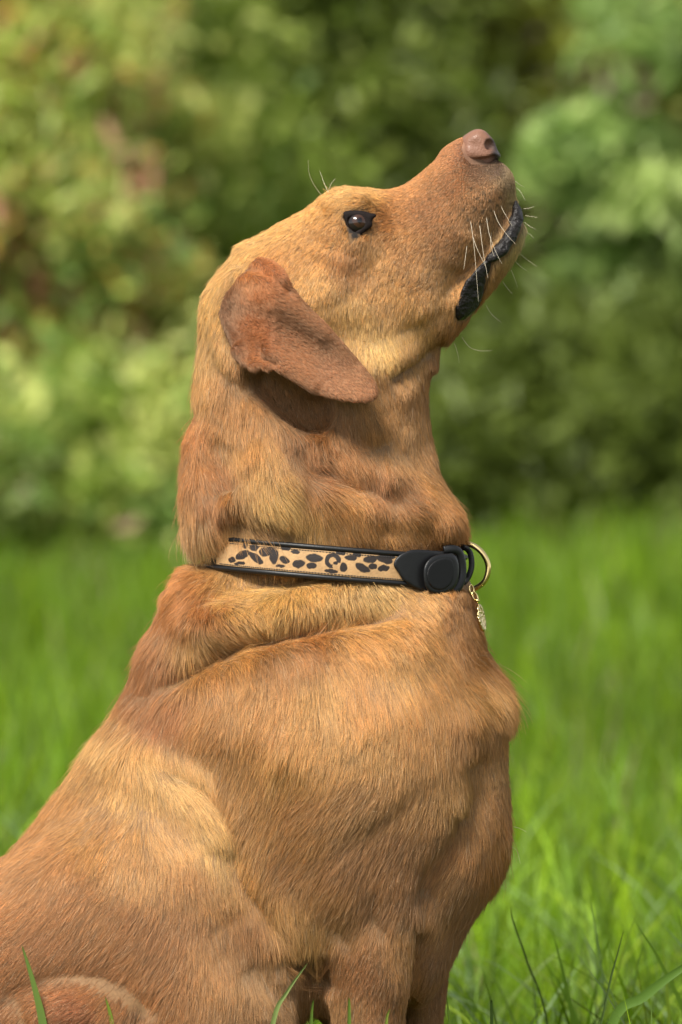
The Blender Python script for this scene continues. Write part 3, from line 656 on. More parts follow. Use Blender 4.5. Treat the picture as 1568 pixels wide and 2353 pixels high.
EARC = np.array([
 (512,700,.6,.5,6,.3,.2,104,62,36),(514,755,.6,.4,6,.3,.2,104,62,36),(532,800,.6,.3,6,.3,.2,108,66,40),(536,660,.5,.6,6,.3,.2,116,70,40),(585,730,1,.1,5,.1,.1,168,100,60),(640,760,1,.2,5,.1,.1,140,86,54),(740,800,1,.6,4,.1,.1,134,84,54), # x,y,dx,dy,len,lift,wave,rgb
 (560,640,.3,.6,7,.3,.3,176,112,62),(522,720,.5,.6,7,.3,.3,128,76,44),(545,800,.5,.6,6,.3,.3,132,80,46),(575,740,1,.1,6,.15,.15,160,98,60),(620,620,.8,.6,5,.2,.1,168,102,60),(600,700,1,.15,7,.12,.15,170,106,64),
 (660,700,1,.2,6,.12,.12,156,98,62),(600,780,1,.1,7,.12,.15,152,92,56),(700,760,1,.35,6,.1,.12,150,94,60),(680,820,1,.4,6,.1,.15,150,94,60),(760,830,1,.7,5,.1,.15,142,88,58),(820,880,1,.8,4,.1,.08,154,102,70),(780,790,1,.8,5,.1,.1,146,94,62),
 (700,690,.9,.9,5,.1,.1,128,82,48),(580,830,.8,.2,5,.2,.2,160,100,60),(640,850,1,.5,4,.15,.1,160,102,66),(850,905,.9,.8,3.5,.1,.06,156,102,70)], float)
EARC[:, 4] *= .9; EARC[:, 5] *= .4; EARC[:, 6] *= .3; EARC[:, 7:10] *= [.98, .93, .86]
ETAB = np.concatenate([EARC[:, 2:4] / np.linalg.norm(EARC[:, 2:4], axis=1, keepdims=True), EARC[:, 4:7], lin(EARC[:, 7:10])], 1)
def ear_lookup(px):
    d2 = (px[:, None, 0] - EARC[None, :, 0]) ** 2 + (px[:, None, 1] - EARC[None, :, 1]) ** 2
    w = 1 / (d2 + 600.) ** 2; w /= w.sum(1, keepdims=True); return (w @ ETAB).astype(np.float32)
for s, e in zip((1, -1), ears):
    v, q = (ear_v, ear_q) if s == 1 else mirror(ear_v, ear_q)
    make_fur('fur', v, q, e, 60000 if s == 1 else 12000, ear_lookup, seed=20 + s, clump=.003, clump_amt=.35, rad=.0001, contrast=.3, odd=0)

# whiskers
m_whisk = principled('pale_whisker', (.72, .62, .45), .35)
def whisker(pts, depth, r0=.00016, from_skin=True):
    p0, n0 = hit(*pts[0])
    if p0 is None: p0 = P(*pts[0], 0.0)
    y0 = p0[1]; path = [p0 + np.array([0, .001, 0])]
    for i, q_ in enumerate(pts[1:]): path.append(P(q_[0], q_[1], y0 + depth * (i + 1) / (len(pts) - 1)))
    pth = smooth(np.array(path), 5, False); n = len(pth)
    add_tube('whisker', pth, np.linspace(r0, .00005, n), m_whisk, dog, seg=5)
W = [([(742,452),(722,425),(710,395),(709,368)], -.01), ([(757,447),(745,420),(735,392)], .01), ([(752,450),(760,425),(771,410)], .0),
     ([(1081,504),(1089,560),(1095,630),(1100,694)], -.022), ([(1102,511),(1108,560),(1115,605),(1122,640)], -.02), ([(1118,495),(1124,535),(1138,575),(1154,607)], -.02),
     ([(1134,479),(1145,510),(1166,540),(1186,562)], -.018), ([(1086,540),(1096,570),(1108,595),(1116,612)], -.012), ([(1130,530),(1128,560),(1136,590)], -.014), ([(1074,560),(1070,590),(1066,620)], -.01),
     ([(1150,470),(1160,490),(1178,520)], -.01), ([(1192,580),(1212,597),(1235,613)], -.004), ([(1184,600),(1200,615),(1212,622)], .004), ([(1156,647),(1166,662),(1178,675)], -.004), ([(1118,702),(1130,722),(1151,740)], -.004),
     ([(1062,775),(1080,798),(1105,806),(1131,805)], -.004), ([(1045,790),(1052,812),(1056,835)], -.003), ([(1203,480),(1218,478),(1228,474)], 0), ([(1207,495),(1224,498),(1236,500)], -.005), ([(1205,510),(1218,520),(1232,527)], -.005),
     ([(1185,430),(1196,440),(1208,462)], -.004), ([(1183,415),(1196,425),(1206,430)], .004), ([(1206,530),(1220,540),(1227,548)], .0), ([(1175,620),(1183,640),(1190,662)], .003),
     ([(1180,1900),(1196,1904),(1210,1912)], .0), ([(1172,1945),(1188,1955),(1196,1985)], -.002)]
for pts, dp in W: whisker(pts, dp)

# ================================================================== COLLAR
m_leather = principled('black_leather', (.007, .007, .0075), .42, spec=.4, bump=('voronoi', 1400, .0002, .4), noise=(200, .3))
m_gold = principled('pale_gold_metal', (.84, .63, .28), .16, metal=1)
collar = thing('collar', tuple((COLLAR_A + COLLAR_B) / 2), 'black leather collar with leopard print panel worn round the dog neck', 'dog collar')
cc = (COLLAR_A + COLLAR_B) / 2; ca_ = np.linalg.norm(COLLAR_B - COLLAR_A) / 2; cb_ = .0815
ux = (COLLAR_B - COLLAR_A) / (2 * ca_); uz = np.array([-ux[2], 0, ux[0]]); uy = np.array([0, 1., 0])
def ring_pt(th, out=0.0, h=0.0):
    """point on the collar loop: th 0 = front end, -90 deg = nearest the camera; out = outward, h = height"""
    e = .92; c, s = math.cos(th), math.sin(th); cx = math.copysign(abs(c) ** e, c); sy = math.copysign(abs(s) ** e, s)
    nrm = np.array([c / ca_, s / cb_]); nrm /= np.linalg.norm(nrm)
    return cc + ux * (ca_ * cx + out * nrm[0]) + uy * (cb_ * sy + out * nrm[1]) + uz * h
SEC = [(-.0015,-.0115),(.0012,-.0115),(.0016,-.008),(.0016,.008),(.0012,.0115),(-.0015,.0115)]
nth = 160; V_ = []; F_ = []
for i in range(nth):
    th = 2 * math.pi * i / nth
    for o__, h__ in SEC: V_.append(ring_pt(th, o__, h__))
for i in range(nth):
    for k in range(6): F_.append((i * 6 + k, i * 6 + (k + 1) % 6, ((i + 1) % nth) * 6 + (k + 1) % 6, ((i + 1) % nth) * 6 + k))
mesh_np('strap', V_, F_, m_leather, collar)
for hh in (.0112, -.0112):
    add_tube('piping', [ring_pt(2 * math.pi * i / nth, .0012, hh) for i in range(nth)], .0021, m_leather, collar, closed=True)
# stitching along both edges
m_thread = principled('black_thread', (.03, .028, .026), .6)
st_v, st_f = [], []
for hh in (.0082, -.0082):
    for i in range(110):
        th = -math.pi + .55 + i * (math.pi - .85) / 110
        v, f = tube_mesh([ring_pt(th, .0021, hh), ring_pt(th + .008, .0025, hh), ring_pt(th + .016, .0021, hh)], .00035, 5)
        b0 = len(st_v); st_v.extend(v.tolist()); st_f.extend([tuple(b0 + k for k in dict.fromkeys(ff)) for ff in f])
me = bpy.data.meshes.new('stitching'); me.from_pydata(st_v, [], st_f); me.materials.append(m_thread)
so = bpy.data.objects.new('stitching', me); COL.objects.link(so); put_under(so, collar); so['kind'] = 'stuff'
# leopard panel, spots as flat print
def th_at(pxx):
    lo, hi2 = -math.pi, 0.0
    for _ in range(30):
        mi = (lo + hi2) / 2; p = ring_pt(mi); k = (CAM_D + p[1]) / CAM_D / PXM
        if p[0] / k + 784 < pxx: lo = mi
        else: hi2 = mi
    return lo
t0, t1 = th_at(505), th_at(935); nu, nv = 620, 36
# spots: crop coordinates (780x300 source crop shown at 2.01x) -> centre x,y, half sizes, rotation
SP = [(215,135,32,17,-28),(280,150,40,15,38),(228,88,12,15,0),(272,98,22,14,0),(322,122,20,20,20),(372,140,18,36,0),(345,118,16,20,30),(425,160,24,14,25),(495,180,28,18,-8),(432,100,22,12,0),
      (575,150,38,18,4),(562,188,24,14,0),(706,122,22,13,10),(722,198,16,20,0),(758,149,28,13,4),(790,130,18,14,20),(818,200,36,17,28),(858,158,32,16,-8),(870,193,18,14,0),(930,158,36,17,14),(924,202,27,14,-6),(960,142,20,11,10),
      (160,160,16,12,0),(405,190,22,8,0),(200,178,25,8,0),(480,120,20,9,0),(660,218,30,9,5)]
CR = [(668,165,34),]   # the open ring shaped spot
pv, pf, pc = [], [], []
for i in range(nu + 1):
    th = t0 + (t1 - t0) * i / nu
    for j in range(nv + 1):
        h__ = -.0090 + .0180 * j / nv; p = ring_pt(th, .0022 + .0004 * math.sin(math.pi * j / nv), h__); pv.append(p)
pv = np.array(pv); I_ = (np.arange(nu)[:, None] * (nv + 1) + np.arange(nv)).ravel(); pf = np.stack([I_, I_ + nv + 1, I_ + nv + 2, I_ + 1], 1)
pp = topx(pv) * 1.088; cx_ = (pp[:, 0] - 500) * 2.01; cy_ = (pp[:, 1] - 1320) * 2.01
wob = vnoise(pv, .0025)[:, :2]; dk = np.full(len(pv), -9.0)
for (x, y, a, b, r_) in SP:
    r_ = math.radians(r_); dx = cx_ - x + wob[:, 0] * 4; dy = cy_ - y + wob[:, 1] * 4
    q1 = (dx * math.cos(r_) + dy * math.sin(r_)) / (a * 1.12); q2 = (-dx * math.sin(r_) + dy * math.cos(r_)) / (b * 1.12)
    dk = np.maximum(dk, 1 - np.sqrt(q1 ** 2 + q2 ** 2))
for (x, y, rr_) in CR:
    dx = cx_ - x + wob[:, 0] * 3; dy = (cy_ - y + wob[:, 1] * 3) * 1.05; r_ = np.hypot(dx, dy); ang = np.arctan2(dy, dx)
    ringd = (1 - np.abs(r_ - 30) / 11); ringd[(ang > .35) & (ang < 1.6)] = -1
    dk = np.maximum(dk, ringd); dk = np.maximum(dk, 1 - np.hypot((dx - 14) / 12, (dy - 12) / 10))
k_ = sstep(-.12, .04, dk)[:, None]
base = np.array([.47, .28, .125]) * (1 + .12 * vnoise(pv * [1, 1, .3], .004)[:, :1] + .1 * vnoise(pv, .0012)[:, :1])
pc = np.clip(base * (1 - k_) + np.array([.016, .009, .007]) * k_, 0, 1)
m_leo = principled('leopard_print_hide', attr='col', rough=.62, bump=('noise', 900, .0005, .6), noise=(700, .15))
mesh_np('leopard_panel', pv, pf, m_leo, collar, colors=pc)
# pointed leather tab, round pad, keeper loops
def ring_y(extra):
    ts = np.linspace(-math.pi, 0, 200); pr = np.array([ring_pt(t) for t in ts]); xs = pr[:, 0]; yy = pr[:, 1]
    return lambda x, z: np.interp(x, xs, yy) + extra
TABP = [(904,1297),(912,1280),(930,1268),(955,1262),(1010,1266),(1045,1272),(1052,1300),(1050,1350),(1030,1368),(990,1366),(955,1352),(928,1334),(914,1314)]
v, q = blob(TABP, ring_y(-.0035), .0016, .0016, h=.0008, ypx=-.07)
mesh_np('strap_tab', v, q, m_leather, collar)
PAD = [(972,1318),(976,1296),(990,1280),(1012,1272),(1040,1273),(1052,1285),(1056,1310),(1052,1338),(1040,1356),(1015,1366),(990,1362),(976,1345)]
v, q = blob(PAD, lambda x, z: -.062 + (x - P(1010, 0)[0]) * .75, .0026, .0026, h=.0008, ypx=-.055)
mesh_np('leather_pad', v, q, m_leather, collar)
PADI = [(980,1318),(986,1300),(1002,1286),(1024,1281),(1040,1288),(1044,1315),(1038,1340),(1018,1355),(996,1352),(984,1338)]
v, q = blob(PADI, lambda x, z: -.0645 + (x - P(1010, 0)[0]) * .75, .0012, .0012, h=.0007, ypx=-.058)
mesh_np('leather_pad', v, q, principled('matte_black_leather', (.005, .005, .0055), .6, spec=.3, bump=('voronoi', 1400, .0002, .3)), collar)
def pts3(l, y): return smooth(np.array([P(a, b, y if len(c) == 0 else c[0]) for a, b, *c in l]), 6, False)
add_tube('keeper_loop', pts3([(1020,1264,-.052),(1042,1262,-.05),(1058,1274,-.046),(1064,1310,-.044),(1058,1342,-.046),(1040,1362,-.05),(1015,1368,-.052)], 0), .0034, m_leather, collar, flat=.55, seg=14)
add_tube('keeper_loop', pts3([(1050,1262,-.02),(1066,1258,-.03),(1080,1270,-.03),(1084,1300,-.03),(1076,1326,-.03),(1062,1342,-.03),(1040,1352,-.02)], 0), .0026, m_leather, collar, flat=.6, seg=14)
add_tube('ring', pts3([(1040,1256,-.004),(1062,1250,-.01),(1085,1253,-.012),(1108,1270,-.014),(1122,1300,-.014),(1116,1332,-.014),(1096,1350,-.012),(1070,1357,-.01),(1042,1356,-.004)], 0), .0022, m_gold, collar, seg=14)
add_tube('ring_bar', [P(1042, 1256, -.004), P(1043, 1305, -.003), P(1042, 1356, -.004)], .0017, m_gold, collar)
# hanging tag
pt = thing('pendant', tuple(P(1090, 1345, -.03)), 'small gold medallion hanging from the metal ring of the collar', 'pet tag')
def ring_tube(name, c, a, b, rot, yrot, r, mat, par):
    th = np.linspace(0, 2 * math.pi, 25)[:-1]; R_ = math.radians(rot); pth = []
    for t in th:
        u, w_ = a * math.cos(t), b * math.sin(t); x = u * math.cos(R_) - w_ * math.sin(R_); z = u * math.sin(R_) + w_ * math.cos(R_)
        pth.append(c + np.array([x, u * yrot, z]))
    return add_tube(name, pth, r, mat, par, seg=8, closed=True)
ring_tube('jump_ring', P(1084, 1356, -.032), .0016, .0042, 12, 1.5, .0007, m_gold, pt)
ring_tube('jump_ring', P(1092, 1371, -.032), .0017, .0040, 25, 1.0, .0007, m_gold, pt)
s_ = np.array(ev) * .0016 + P(1097, 1380, -.034); mesh_np('bead', s_, ef, m_gold, pt)
def medal(G, x, y, z): return G
cM = P(1106, 1420, -.032)
# disc seen obliquely
ux_m = np.array([.30, .90, .08]); ux_m /= np.linalg.norm(ux_m); uz_m = np.array([.20, 0, -1.]); uz_m /= np.linalg.norm(uz_m); un_m = np.cross(ux_m, uz_m)
dv, dfc = [], []
prof = [(0, .0006), (.0050, .0006), (.0056, .0014), (.0066, .0014), (.0070, .0007), (.0070, -.0007), (.0066, -.0014), (.0056, -.0014), (.0050, -.0006), (0, -.0006)]
for i in range(48):
    t = 2 * math.pi * i / 48
    for r_, h__ in prof:
        sx = r_ * math.cos(t) * 1.0; sz = r_ * math.sin(t) * 1.55
        wv = .00025 * math.sin(5 * t + r_ * 1500) if 0 < r_ < .0052 else 0
        dv.append(cM + ux_m * sx + uz_m * sz + un_m * (h__ + math.copysign(wv, h__)))
for i in range(48):
    for k in range(9): dfc.append((i * 10 + k, i * 10 + k + 1, ((i + 1) % 48) * 10 + k + 1, ((i + 1) % 48) * 10 + k))
mesh_np('medallion', dv, dfc, principled('engraved_gold', (.80, .64, .32), .2, metal=1, bump=('voronoi', 700, .0012, .9)), pt)

# ================================================================== GRASS
def grass_patch(n, xf, yf, hmin, hmax, wmin, wmax, seg, seed, bend=(.15, .9), keep=None, pale=0.0, flop=.12):
    r = np.random.default_rng(seed); x, y = xf(r, n), yf(r, n)
    if keep is not None:
        k = keep(x, y); x, y = x[k], y[k]; n = len(x)
    P0 = np.stack([x, y, ground_z(x, y) - .005], 1); cl = vnoise(P0 * [1, 1, 0], .35, 1.1); cl2 = vnoise(P0 * [1, 1, 0], .09, 6.1)
    h = r.uniform(hmin, hmax, n) * (1 + .22 * cl[:, 0] + .12 * cl2[:, 1]); w = r.uniform(wmin, wmax, n)
    a = r.uniform(0, 2 * math.pi, n) + cl[:, 1] * .8; bd = r.uniform(bend[0], bend[1], n); fl = r.random(n) < flop; bd[fl] *= 1.9
    dirx, diry = np.cos(a), np.sin(a); b2 = r.uniform(0, 2 * math.pi, n); sx, sy = np.cos(b2), np.sin(b2)
    V = np.zeros((n, seg * 2 + 1, 3), np.float32); C = np.zeros((n, seg * 2 + 1, 3), np.float32)
    green = np.array([.13, .235, .008]); yel = np.array([.215, .33, .012]); blu = np.array([.17, .27, .05]); dry = np.array([.36, .32, .16])
    u = r.random((n, 1)); base = np.where(u < .55, green, np.where(u < .8, yel, blu)); base = base * r.uniform(.5, 1.5, (n, 1)) * (1 + .4 * cl[:, 2:3])
    dd = r.random(n) < pale; base[dd] = dry
    for k in range(seg + 1):
        s = k / seg; th = bd * s; # arc bending
        up = h * (np.where(bd > 1e-3, np.sin(th) / np.maximum(bd, 1e-3), s)); out = h * (1 - np.cos(th)) / np.maximum(bd, 1e-3)
        cxx = P0[:, 0] + dirx * out; cyy = P0[:, 1] + diry * out; czz = P0[:, 2] + up
        ww = w * .5 * (1 - s) ** .6 * (1 if k < seg else 0)
        cc_ = base * .92
        if k < seg:
            V[:, 2 * k] = np.stack([cxx - sx * ww, cyy - sy * ww, czz], 1); V[:, 2 * k + 1] = np.stack([cxx + sx * ww, cyy + sy * ww, czz], 1); C[:, 2 * k] = cc_; C[:, 2 * k + 1] = cc_
        else: V[:, 2 * k] = np.stack([cxx, cyy, czz], 1); C[:, 2 * k] = cc_
    nvp = seg * 2 + 1; T = []
    for k in range(seg - 1): T += [(2 * k, 2 * k + 1, 2 * k + 3), (2 * k, 2 * k + 3, 2 * k + 2)]
    T.append((2 * seg - 2, 2 * seg - 1, 2 * seg)); T = np.array(T)
    F = (np.arange(n)[:, None, None] * nvp + T[None]).reshape(-1, 3)
    return V.reshape(-1, 3), F, C.reshape(-1, 3)
m_grass, n_, l_ = mat_new('fresh_grass')
at = n_.new('ShaderNodeAttribute'); at.attribute_name = 'col'; b = n_.new('ShaderNodeBsdfPrincipled'); b.inputs['Roughness'].default_value = .42; b.inputs['Specular IOR Level'].default_value = .22
tr = n_.new('ShaderNodeBsdfTranslucent'); mx = n_.new('ShaderNodeMixShader'); mx.inputs[0].default_value = .42; o_ = n_.new('ShaderNodeOutputMaterial')
l_.new(at.outputs[0], b.inputs['Base Color']); l_.new(at.outputs[0], tr.inputs[0]); l_.new(b.outputs[0], mx.inputs[1]); l_.new(tr.outputs[0], mx.inputs[2]); l_.new(mx.outputs[0], o_.inputs[0])
def no_dog(x, y): return ~((x > -.50) & (x < .16) & (np.abs(y) < .17)) 
def bed(lo, hi): return lambda r, n: r.uniform(lo, hi, n)
parts = []
parts.append(grass_patch(15000, bed(-1.1, 1.1), bed(-.45, 3.2), .14, .28, .004, .010, 6, 1, keep=no_dog, pale=.02, flop=.3))
parts.append(grass_patch(22000, bed(-1.1, 1.1), bed(-.45, 3.2), .08, .20, .003, .007, 5, 8, keep=no_dog, pale=.02))
parts.append(grass_patch(30000, bed(-2.4, 2.4), bed(3.2, 8), .14, .30, .006, .014, 5, 2, pale=.03, flop=.3))
for sx_ in (-1, 1): parts.append(grass_patch(9000, (lambda q: (lambda r, n: q * r.uniform(1.1, 2.6, n)))(sx_), bed(-.45, 3.2), .10, .28, .004, .010, 4, 30 + sx_))
parts.append(grass_patch(50000, bed(-3.0, 3.0), bed(8, 26), .14, .36, .010, .022, 3, 3, pale=.03))
for sx_ in (-1, 1): parts.append(grass_patch(30000, (lambda q: (lambda r, n: q * r.uniform(2.4, 10, n)))(sx_), bed(3.2, 28), .16, .34, .014, .030, 3, 40 + sx_))
parts.append(grass_patch(12000, bed(-1.8, 1.8), bed(-3.0, -.45), .04, .10, .0025, .005, 3, 4))
parts.append(grass_patch(9000, bed(-5, 5), bed(12.3, 16.2), .20, .44, .010, .022, 4, 61, pale=.05))
parts.append(grass_patch(1500, bed(-.9, 1.2), bed(.25, 3.0), .22, .36, .006, .012, 8, 71, bend=(.8, 1.7), keep=no_dog))
parts[-1] = (parts[-1][0], parts[-1][1], parts[-1][2] * [1.5, 1.35, 3.0])
parts.append(grass_patch(420, bed(.17, .75), bed(-.1, 1.1), .20, .33, .005, .010, 8, 72, bend=(.4, 1.6)))
parts[-1] = (parts[-1][0], parts[-1][1], parts[-1][2] * [1.25, 1.2, 3.5])
vo = 0; VV, FF, CC = [], [], []
for v, f, c in parts: VV.append(v); FF.append(f + vo); CC.append(c); vo += len(v)
tag(mesh_np('grass', np.concatenate(VV), np.concatenate(FF), m_grass, colors=np.concatenate(CC)),
    'tall fresh green meadow grass around and behind the dog', 'grass', kind='stuff')
# single blades standing in front of the dog and stems in the meadow
def blade(pts, y, w, colr, label, group=None):
    path = smooth(np.array([P(a, b, y) for a, b in pts]), 5, False); n = len(path); V_ = []; F_ = []
    for i, p in enumerate(path):
        s = 1 - i / (n - 1); ww = w * .5 * min(1, s * 2.2) ** .7; T = path[min(i + 1, n - 1)] - path[max(i - 1, 0)]; T /= np.linalg.norm(T)
        sd_ = np.cross(T, [0, 1, 0]); V_ += [p - sd_ * ww, p + np.array([0, .0012 * (ww > 0), 0]), p + sd_ * ww]
    for i in range(n - 1):
        for k in (0, 1): F_.append((i * 3 + k, i * 3 + k + 1, i * 3 + k + 4, i * 3 + k + 3))
    o = mesh_np('grass_blade', V_, F_, m_grass, colors=np.tile(np.array(colr), (len(V_), 1)))
    tag(o, label, 'grass blade', group)
blade([(120,2980),(115,2600),(102,2380),(80,2270),(50,2170)], -.16, .0062, (.15,.24,.05), 'wide pale green grass blade leaning left in front of the haunch')
blade([(560,2980),(590,2600),(628,2350),(660,2280),(708,2212)], -.17, .0036, (.22,.30,.09), 'slender grass blade leaning right before the dark gap behind the front leg')
blade([(300,2990),(275,2500),(258,2353),(242,2290)], -.16, .0040, (.20,.28,.04), 'short yellow green grass tip in front of the rounded red fur by the bottom edge')
blade([(805,3000),(802,2500),(803,2330),(802,2290)], -.17, .0030, (.12,.20,.03), 'thin upright grass tip in front of the near foreleg')
blade([(880,3000),(885,2500),(888,2353),(897,2318)], -.17, .0028, (.20,.26,.04), 'thin grass tip near the front edge of the near foreleg')
blade([(720,3000),(712,2500),(716,2340),(721,2296)], -.15, .0028, (.12,.20,.03), 'dark green grass tip in the gap behind the foreleg')
blade([(1080,3000),(1052,2460),(1038,2380),(1026,2285)], -.05, .0034, (.14,.22,.03), 'grass blade standing against the edge of the far foreleg')
blade([(1330,3000),(1360,2500),(1395,2290),(1420,2190),(1434,2135)], .05, .0018, (.08,.13,.03), 'dark thin grass stem leaning right in the meadow at lower right')
blade([(1300,2800),(1400,2370),(1480,2290),(1568,2225),(1640,2190)], -.05, .0075, (.11,.20,.03), 'broad arching grass blade at the lower right corner')
blade([(1130,3000),(1132,2500),(1130,2320),(1129,2300)], .0, .0028, (.06,.11,.02), 'short dark upright grass tip to the right of the far foreleg')
blade([(1290,2950),(1265,2400),(1212,2210),(1180,2120),(1175,2080)], .2, .0018, (.10,.16,.03), 'dark curved grass stem with a seed head to the right of the chest')

# ================================================================== SHRUBS AND TREES BEHIND
m_leaf, n_, l_ = mat_new('leaves')
at = n_.new('ShaderNodeAttribute'); at.attribute_name = 'col'; b = n_.new('ShaderNodeBsdfPrincipled'); b.inputs['Roughness'].default_value = .45
tr = n_.new('ShaderNodeBsdfTranslucent'); mx = n_.new('ShaderNodeMixShader'); mx.inputs[0].default_value = .45; o_ = n_.new('ShaderNodeOutputMaterial')
l_.new(at.outputs[0], b.inputs['Base Color']); l_.new(at.outputs[0], tr.inputs[0]); l_.new(b.outputs[0], mx.inputs[1]); l_.new(tr.outputs[0], mx.inputs[2]); l_.new(mx.outputs[0], o_.inputs[0])
m_bark = principled('bark', (.10, .075, .05), .9, noise=(20, .35), bump=('noise', 40, .02, .8))
def leaves_mesh(Pt, size, r, cols, droop=.0, jit=1.0):
    n = len(Pt); a = r.normal(0, 1, (n, 3)); a[:, 2] -= droop; a /= np.linalg.norm(a, axis=1, keepdims=True)
    nrm = r.normal(0, .6, (n, 3)) + np.array([0, -.15, .8]); bb = np.cross(a, nrm); bb /= np.linalg.norm(bb, axis=1, keepdims=True); nn = np.cross(a, bb)
    L = size * r.uniform(.6, 1.3, (n, 1)); Wd = L * r.uniform(.38, .55, (n, 1))
    v = np.stack([Pt, Pt + a * L * .5 + bb * Wd * .5 + nn * L * .06, Pt + a * L, Pt + a * L * .5 - bb * Wd * .5 + nn * L * .06], 1).reshape(-1, 3)
    i = np.arange(n)[:, None] * 4; f = np.concatenate([i + [0, 1, 2], i + [0, 2, 3]], 0)
    return v, f, np.repeat(cols, 4, 0)
def shrub(name, x, y, w, d, h, nleaf, size, palette, label, cat, seed, clumps=60, cr=.35, drooping=False, z0=0.0, group='shrubs and trees behind the meadow', density_pow=.5, branches=9, trunk=.03):
    r = np.random.default_rng(seed); base = np.array([x, y, float(ground_z(np.array(x), np.array(y)))])
    t = thing(name, tuple(base), label, cat, group)
    # clump centres spread through an uneven ellipsoid
    cen = []
    while len(cen) < clumps:
        u = r.normal(0, 1, 3); u /= np.linalg.norm(u); rad_ = r.random() ** density_pow
        p = np.array([u[0] * w * rad_, u[1] * d * rad_, u[2] * h * .5 * rad_ + h * .5 + z0])
        if p[2] > .05: cen.append(p)
    cen = np.array(cen)
    which = r.integers(0, clumps, nleaf)
    rr = cr * r.uniform(.5, 1.25, clumps)
    off = r.normal(0, .5, (nleaf, 3)) * rr[which][:, None]
    if drooping: off[:, 2] = off[:, 2] * .5 - np.abs(off[:, 0] + off[:, 1]) * .35
    pts = cen[which] + off; pts[:, 2] = np.maximum(pts[:, 2], .05)
    pal = np.array([c[:3] for c in palette]); pw_ = np.array([c[3] for c in palette]); pw_ = pw_ / pw_.sum()
    ccl = pal[r.choice(len(pal), clumps, p=pw_)] ; own = pal[r.choice(len(pal), nleaf, p=pw_)]
    mixv = (r.random(nleaf) < .6)[:, None]; col = np.where(mixv, ccl[which], own) * r.uniform(.85, 1.3, (nleaf, 1))
    v, f, c = leaves_mesh(base + pts, size, r, col, droop=.6 if drooping else 0)
    mesh_np('crown', v, f, m_leaf, t, smooth_=False, colors=np.clip(c, 0, .85))
    # stems
    tv, tf = [], []
    for k in range(branches):
        e = cen[r.integers(0, clumps)]; m_ = e * [.35, .35, .55] + r.normal(0, .08, 3)
        pth = smooth(np.array([base + [0, 0, -.05], base + m_, base + e]), 5, False)
        vv, ff = tube_mesh(pth, np.linspace(trunk, trunk * .15, len(pth)), 7); b0 = len(tv); tv.extend(vv.tolist()); tf.extend([tuple(b0 + q for q in dict.fromkeys(g)) for g in ff])
    me = bpy.data.meshes.new('trunk'); me.from_pydata(tv, [], tf); me.materials.append(m_bark)
    o = bpy.data.objects.new('trunk', me); COL.objects.link(o); put_under(o, t)
    return t
LIGHT = [(.42,.52,.10,5),(.58,.62,.18,4),(.26,.40,.10,3),(.72,.38,.26,2.2),(.70,.46,.10,2)]
MIDG = [(.25,.34,.05,4),(.36,.44,.08,3),(.15,.21,.03,3),(.45,.28,.18,.6)]
DARK = [(.11,.15,.022,5),(.16,.21,.035,3),(.24,.29,.06,1.2)]
SPRAY = [(.31,.43,.11,5),(.22,.33,.08,3),(.42,.52,.16,2)]
OLIVE = [(.26,.29,.035,4),(.34,.36,.06,2),(.36,.27,.19,1.5),(.13,.15,.025,2)]
shrub('flowering_shrub', -1.45, 17.5, .72, .9, 4.4, 17000, .12, LIGHT, 'pale yellow green shrub flecked with pink at the left edge', 'shrub', 1, clumps=120, cr=.34)
shrub('leafy_shrub', -.70, 18.6, .42, .7, 3.2, 7000, .12, LIGHT[:3] + MIDG[:2] + MIDG[:1], 'mid green shrub with light tips just left of the dog head', 'shrub', 2, clumps=50, cr=.32)
shrub('dark_shrub', -.05, 20.5, .85, .9, 4.8, 14000, .13, DARK + MIDG[:1], 'very dark green shrub directly behind the dog head', 'shrub', 3, clumps=90, cr=.36)
shrub('olive_tree', .95, 21.5, .95, .9, 5.2, 15000, .13, OLIVE, 'olive brown tree at top right above the dog muzzle', 'tree', 4, clumps=100, cr=.40, z0=.5)
shrub('drooping_tree', 1.38, 16.8, .62, .6, 1.8, 9000, .12, SPRAY, 'light green tree with drooping sprays at the right edge', 'tree', 5, clumps=30, cr=.22, drooping=True, z0=.95, branches=5, trunk=.018)
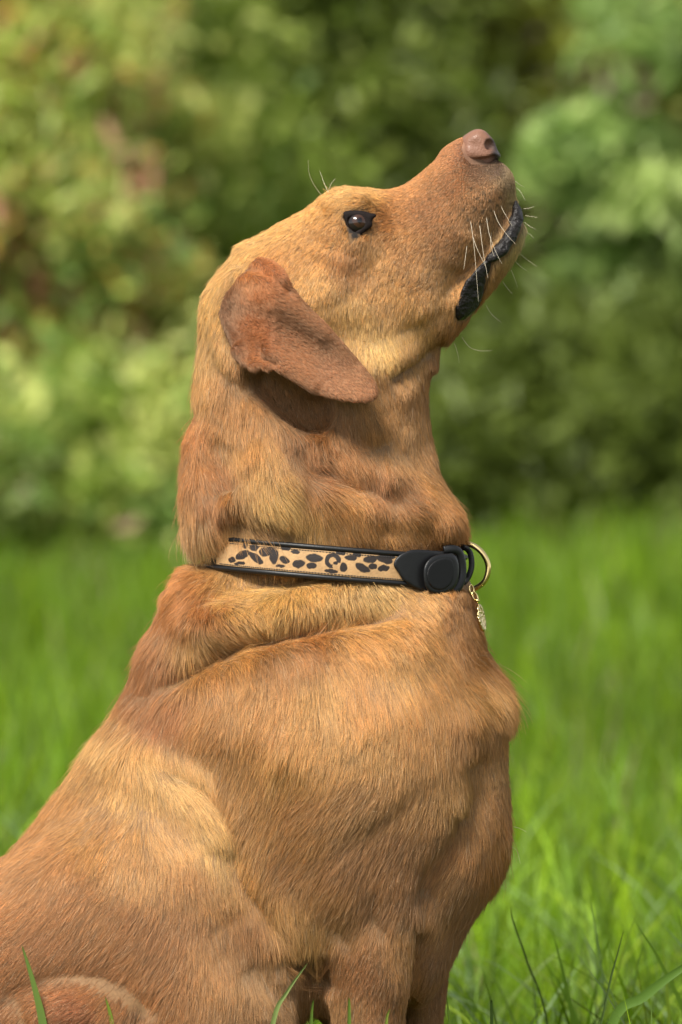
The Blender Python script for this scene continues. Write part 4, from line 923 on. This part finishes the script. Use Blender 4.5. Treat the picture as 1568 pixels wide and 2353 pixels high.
shrub('low_dark_shrub', 1.15, 16.2, 1.0, .5, 1.25, 14000, .12, DARK[:2], 'low dark green bush under the drooping branches at right', 'shrub', 6, clumps=60, cr=.32)
shrub('low_shrub', -1.1, 16.2, .9, .4, 1.1, 9000, .12, MIDG + LIGHT[1:3], 'low green bush at the meadow edge left of the dog neck', 'shrub', 7, clumps=36, cr=.28)
shrub('tall_tree', -2.2, 24.0, 1.6, 1.2, 7.5, 16000, .14, MIDG, 'tall mid green tree at far left behind the flowering shrub', 'tree', 8, clumps=110, cr=.5)
shrub('tall_tree', .0, 25.0, 1.6, 1.2, 8.5, 16000, .14, DARK, 'tall dark tree standing farthest back in the centre', 'tree', 9, clumps=110, cr=.5)
shrub('tall_tree', 2.2, 24.5, 1.6, 1.2, 8.0, 16000, .14, DARK + MIDG, 'tall dark green tree behind the drooping tree at far right', 'tree', 10, clumps=110, cr=.5)
for k, (bx, by, bh, pal, lab) in enumerate([(-4.2, 17.5, 4.0, LIGHT, 'pale green bush beyond the left edge of the picture'), (-5.9, 19.0, 4.6, MIDG, 'green bush farthest out beyond the left edge'),
        (3.6, 17.8, 3.6, MIDG, 'green bush beyond the right edge of the picture'), (5.6, 18.6, 4.4, DARK, 'dark bush farthest out beyond the right edge')]):
    shrub('leafy_shrub', bx, by, 1.1, .9, bh, 9000, .11, pal, lab, 'shrub', 50 + k, clumps=70, cr=.45)
# far wood that closes the view
r = np.random.default_rng(77); nW = 110000; x = r.uniform(-16, 16, nW); y = 31 + r.uniform(-1.5, 2.5, nW); z = r.random(nW) ** .9 * (9 + 1.5 * np.sin(x * .9)) + .1
col = np.array([.15, .19, .035]) * r.uniform(.5, 1.6, (nW, 1)) * (1 + .5 * vnoise(np.stack([x, y, z], 1), 1.1)[:, :1])
v, f, c = leaves_mesh(np.stack([x, y, z], 1), .55, r, np.clip(col, 0, 1))
tag(mesh_np('far_wood', v, f, m_leaf, smooth_=False, colors=c), 'dense dark wood closing the view behind the shrubs', 'wood', kind='stuff')
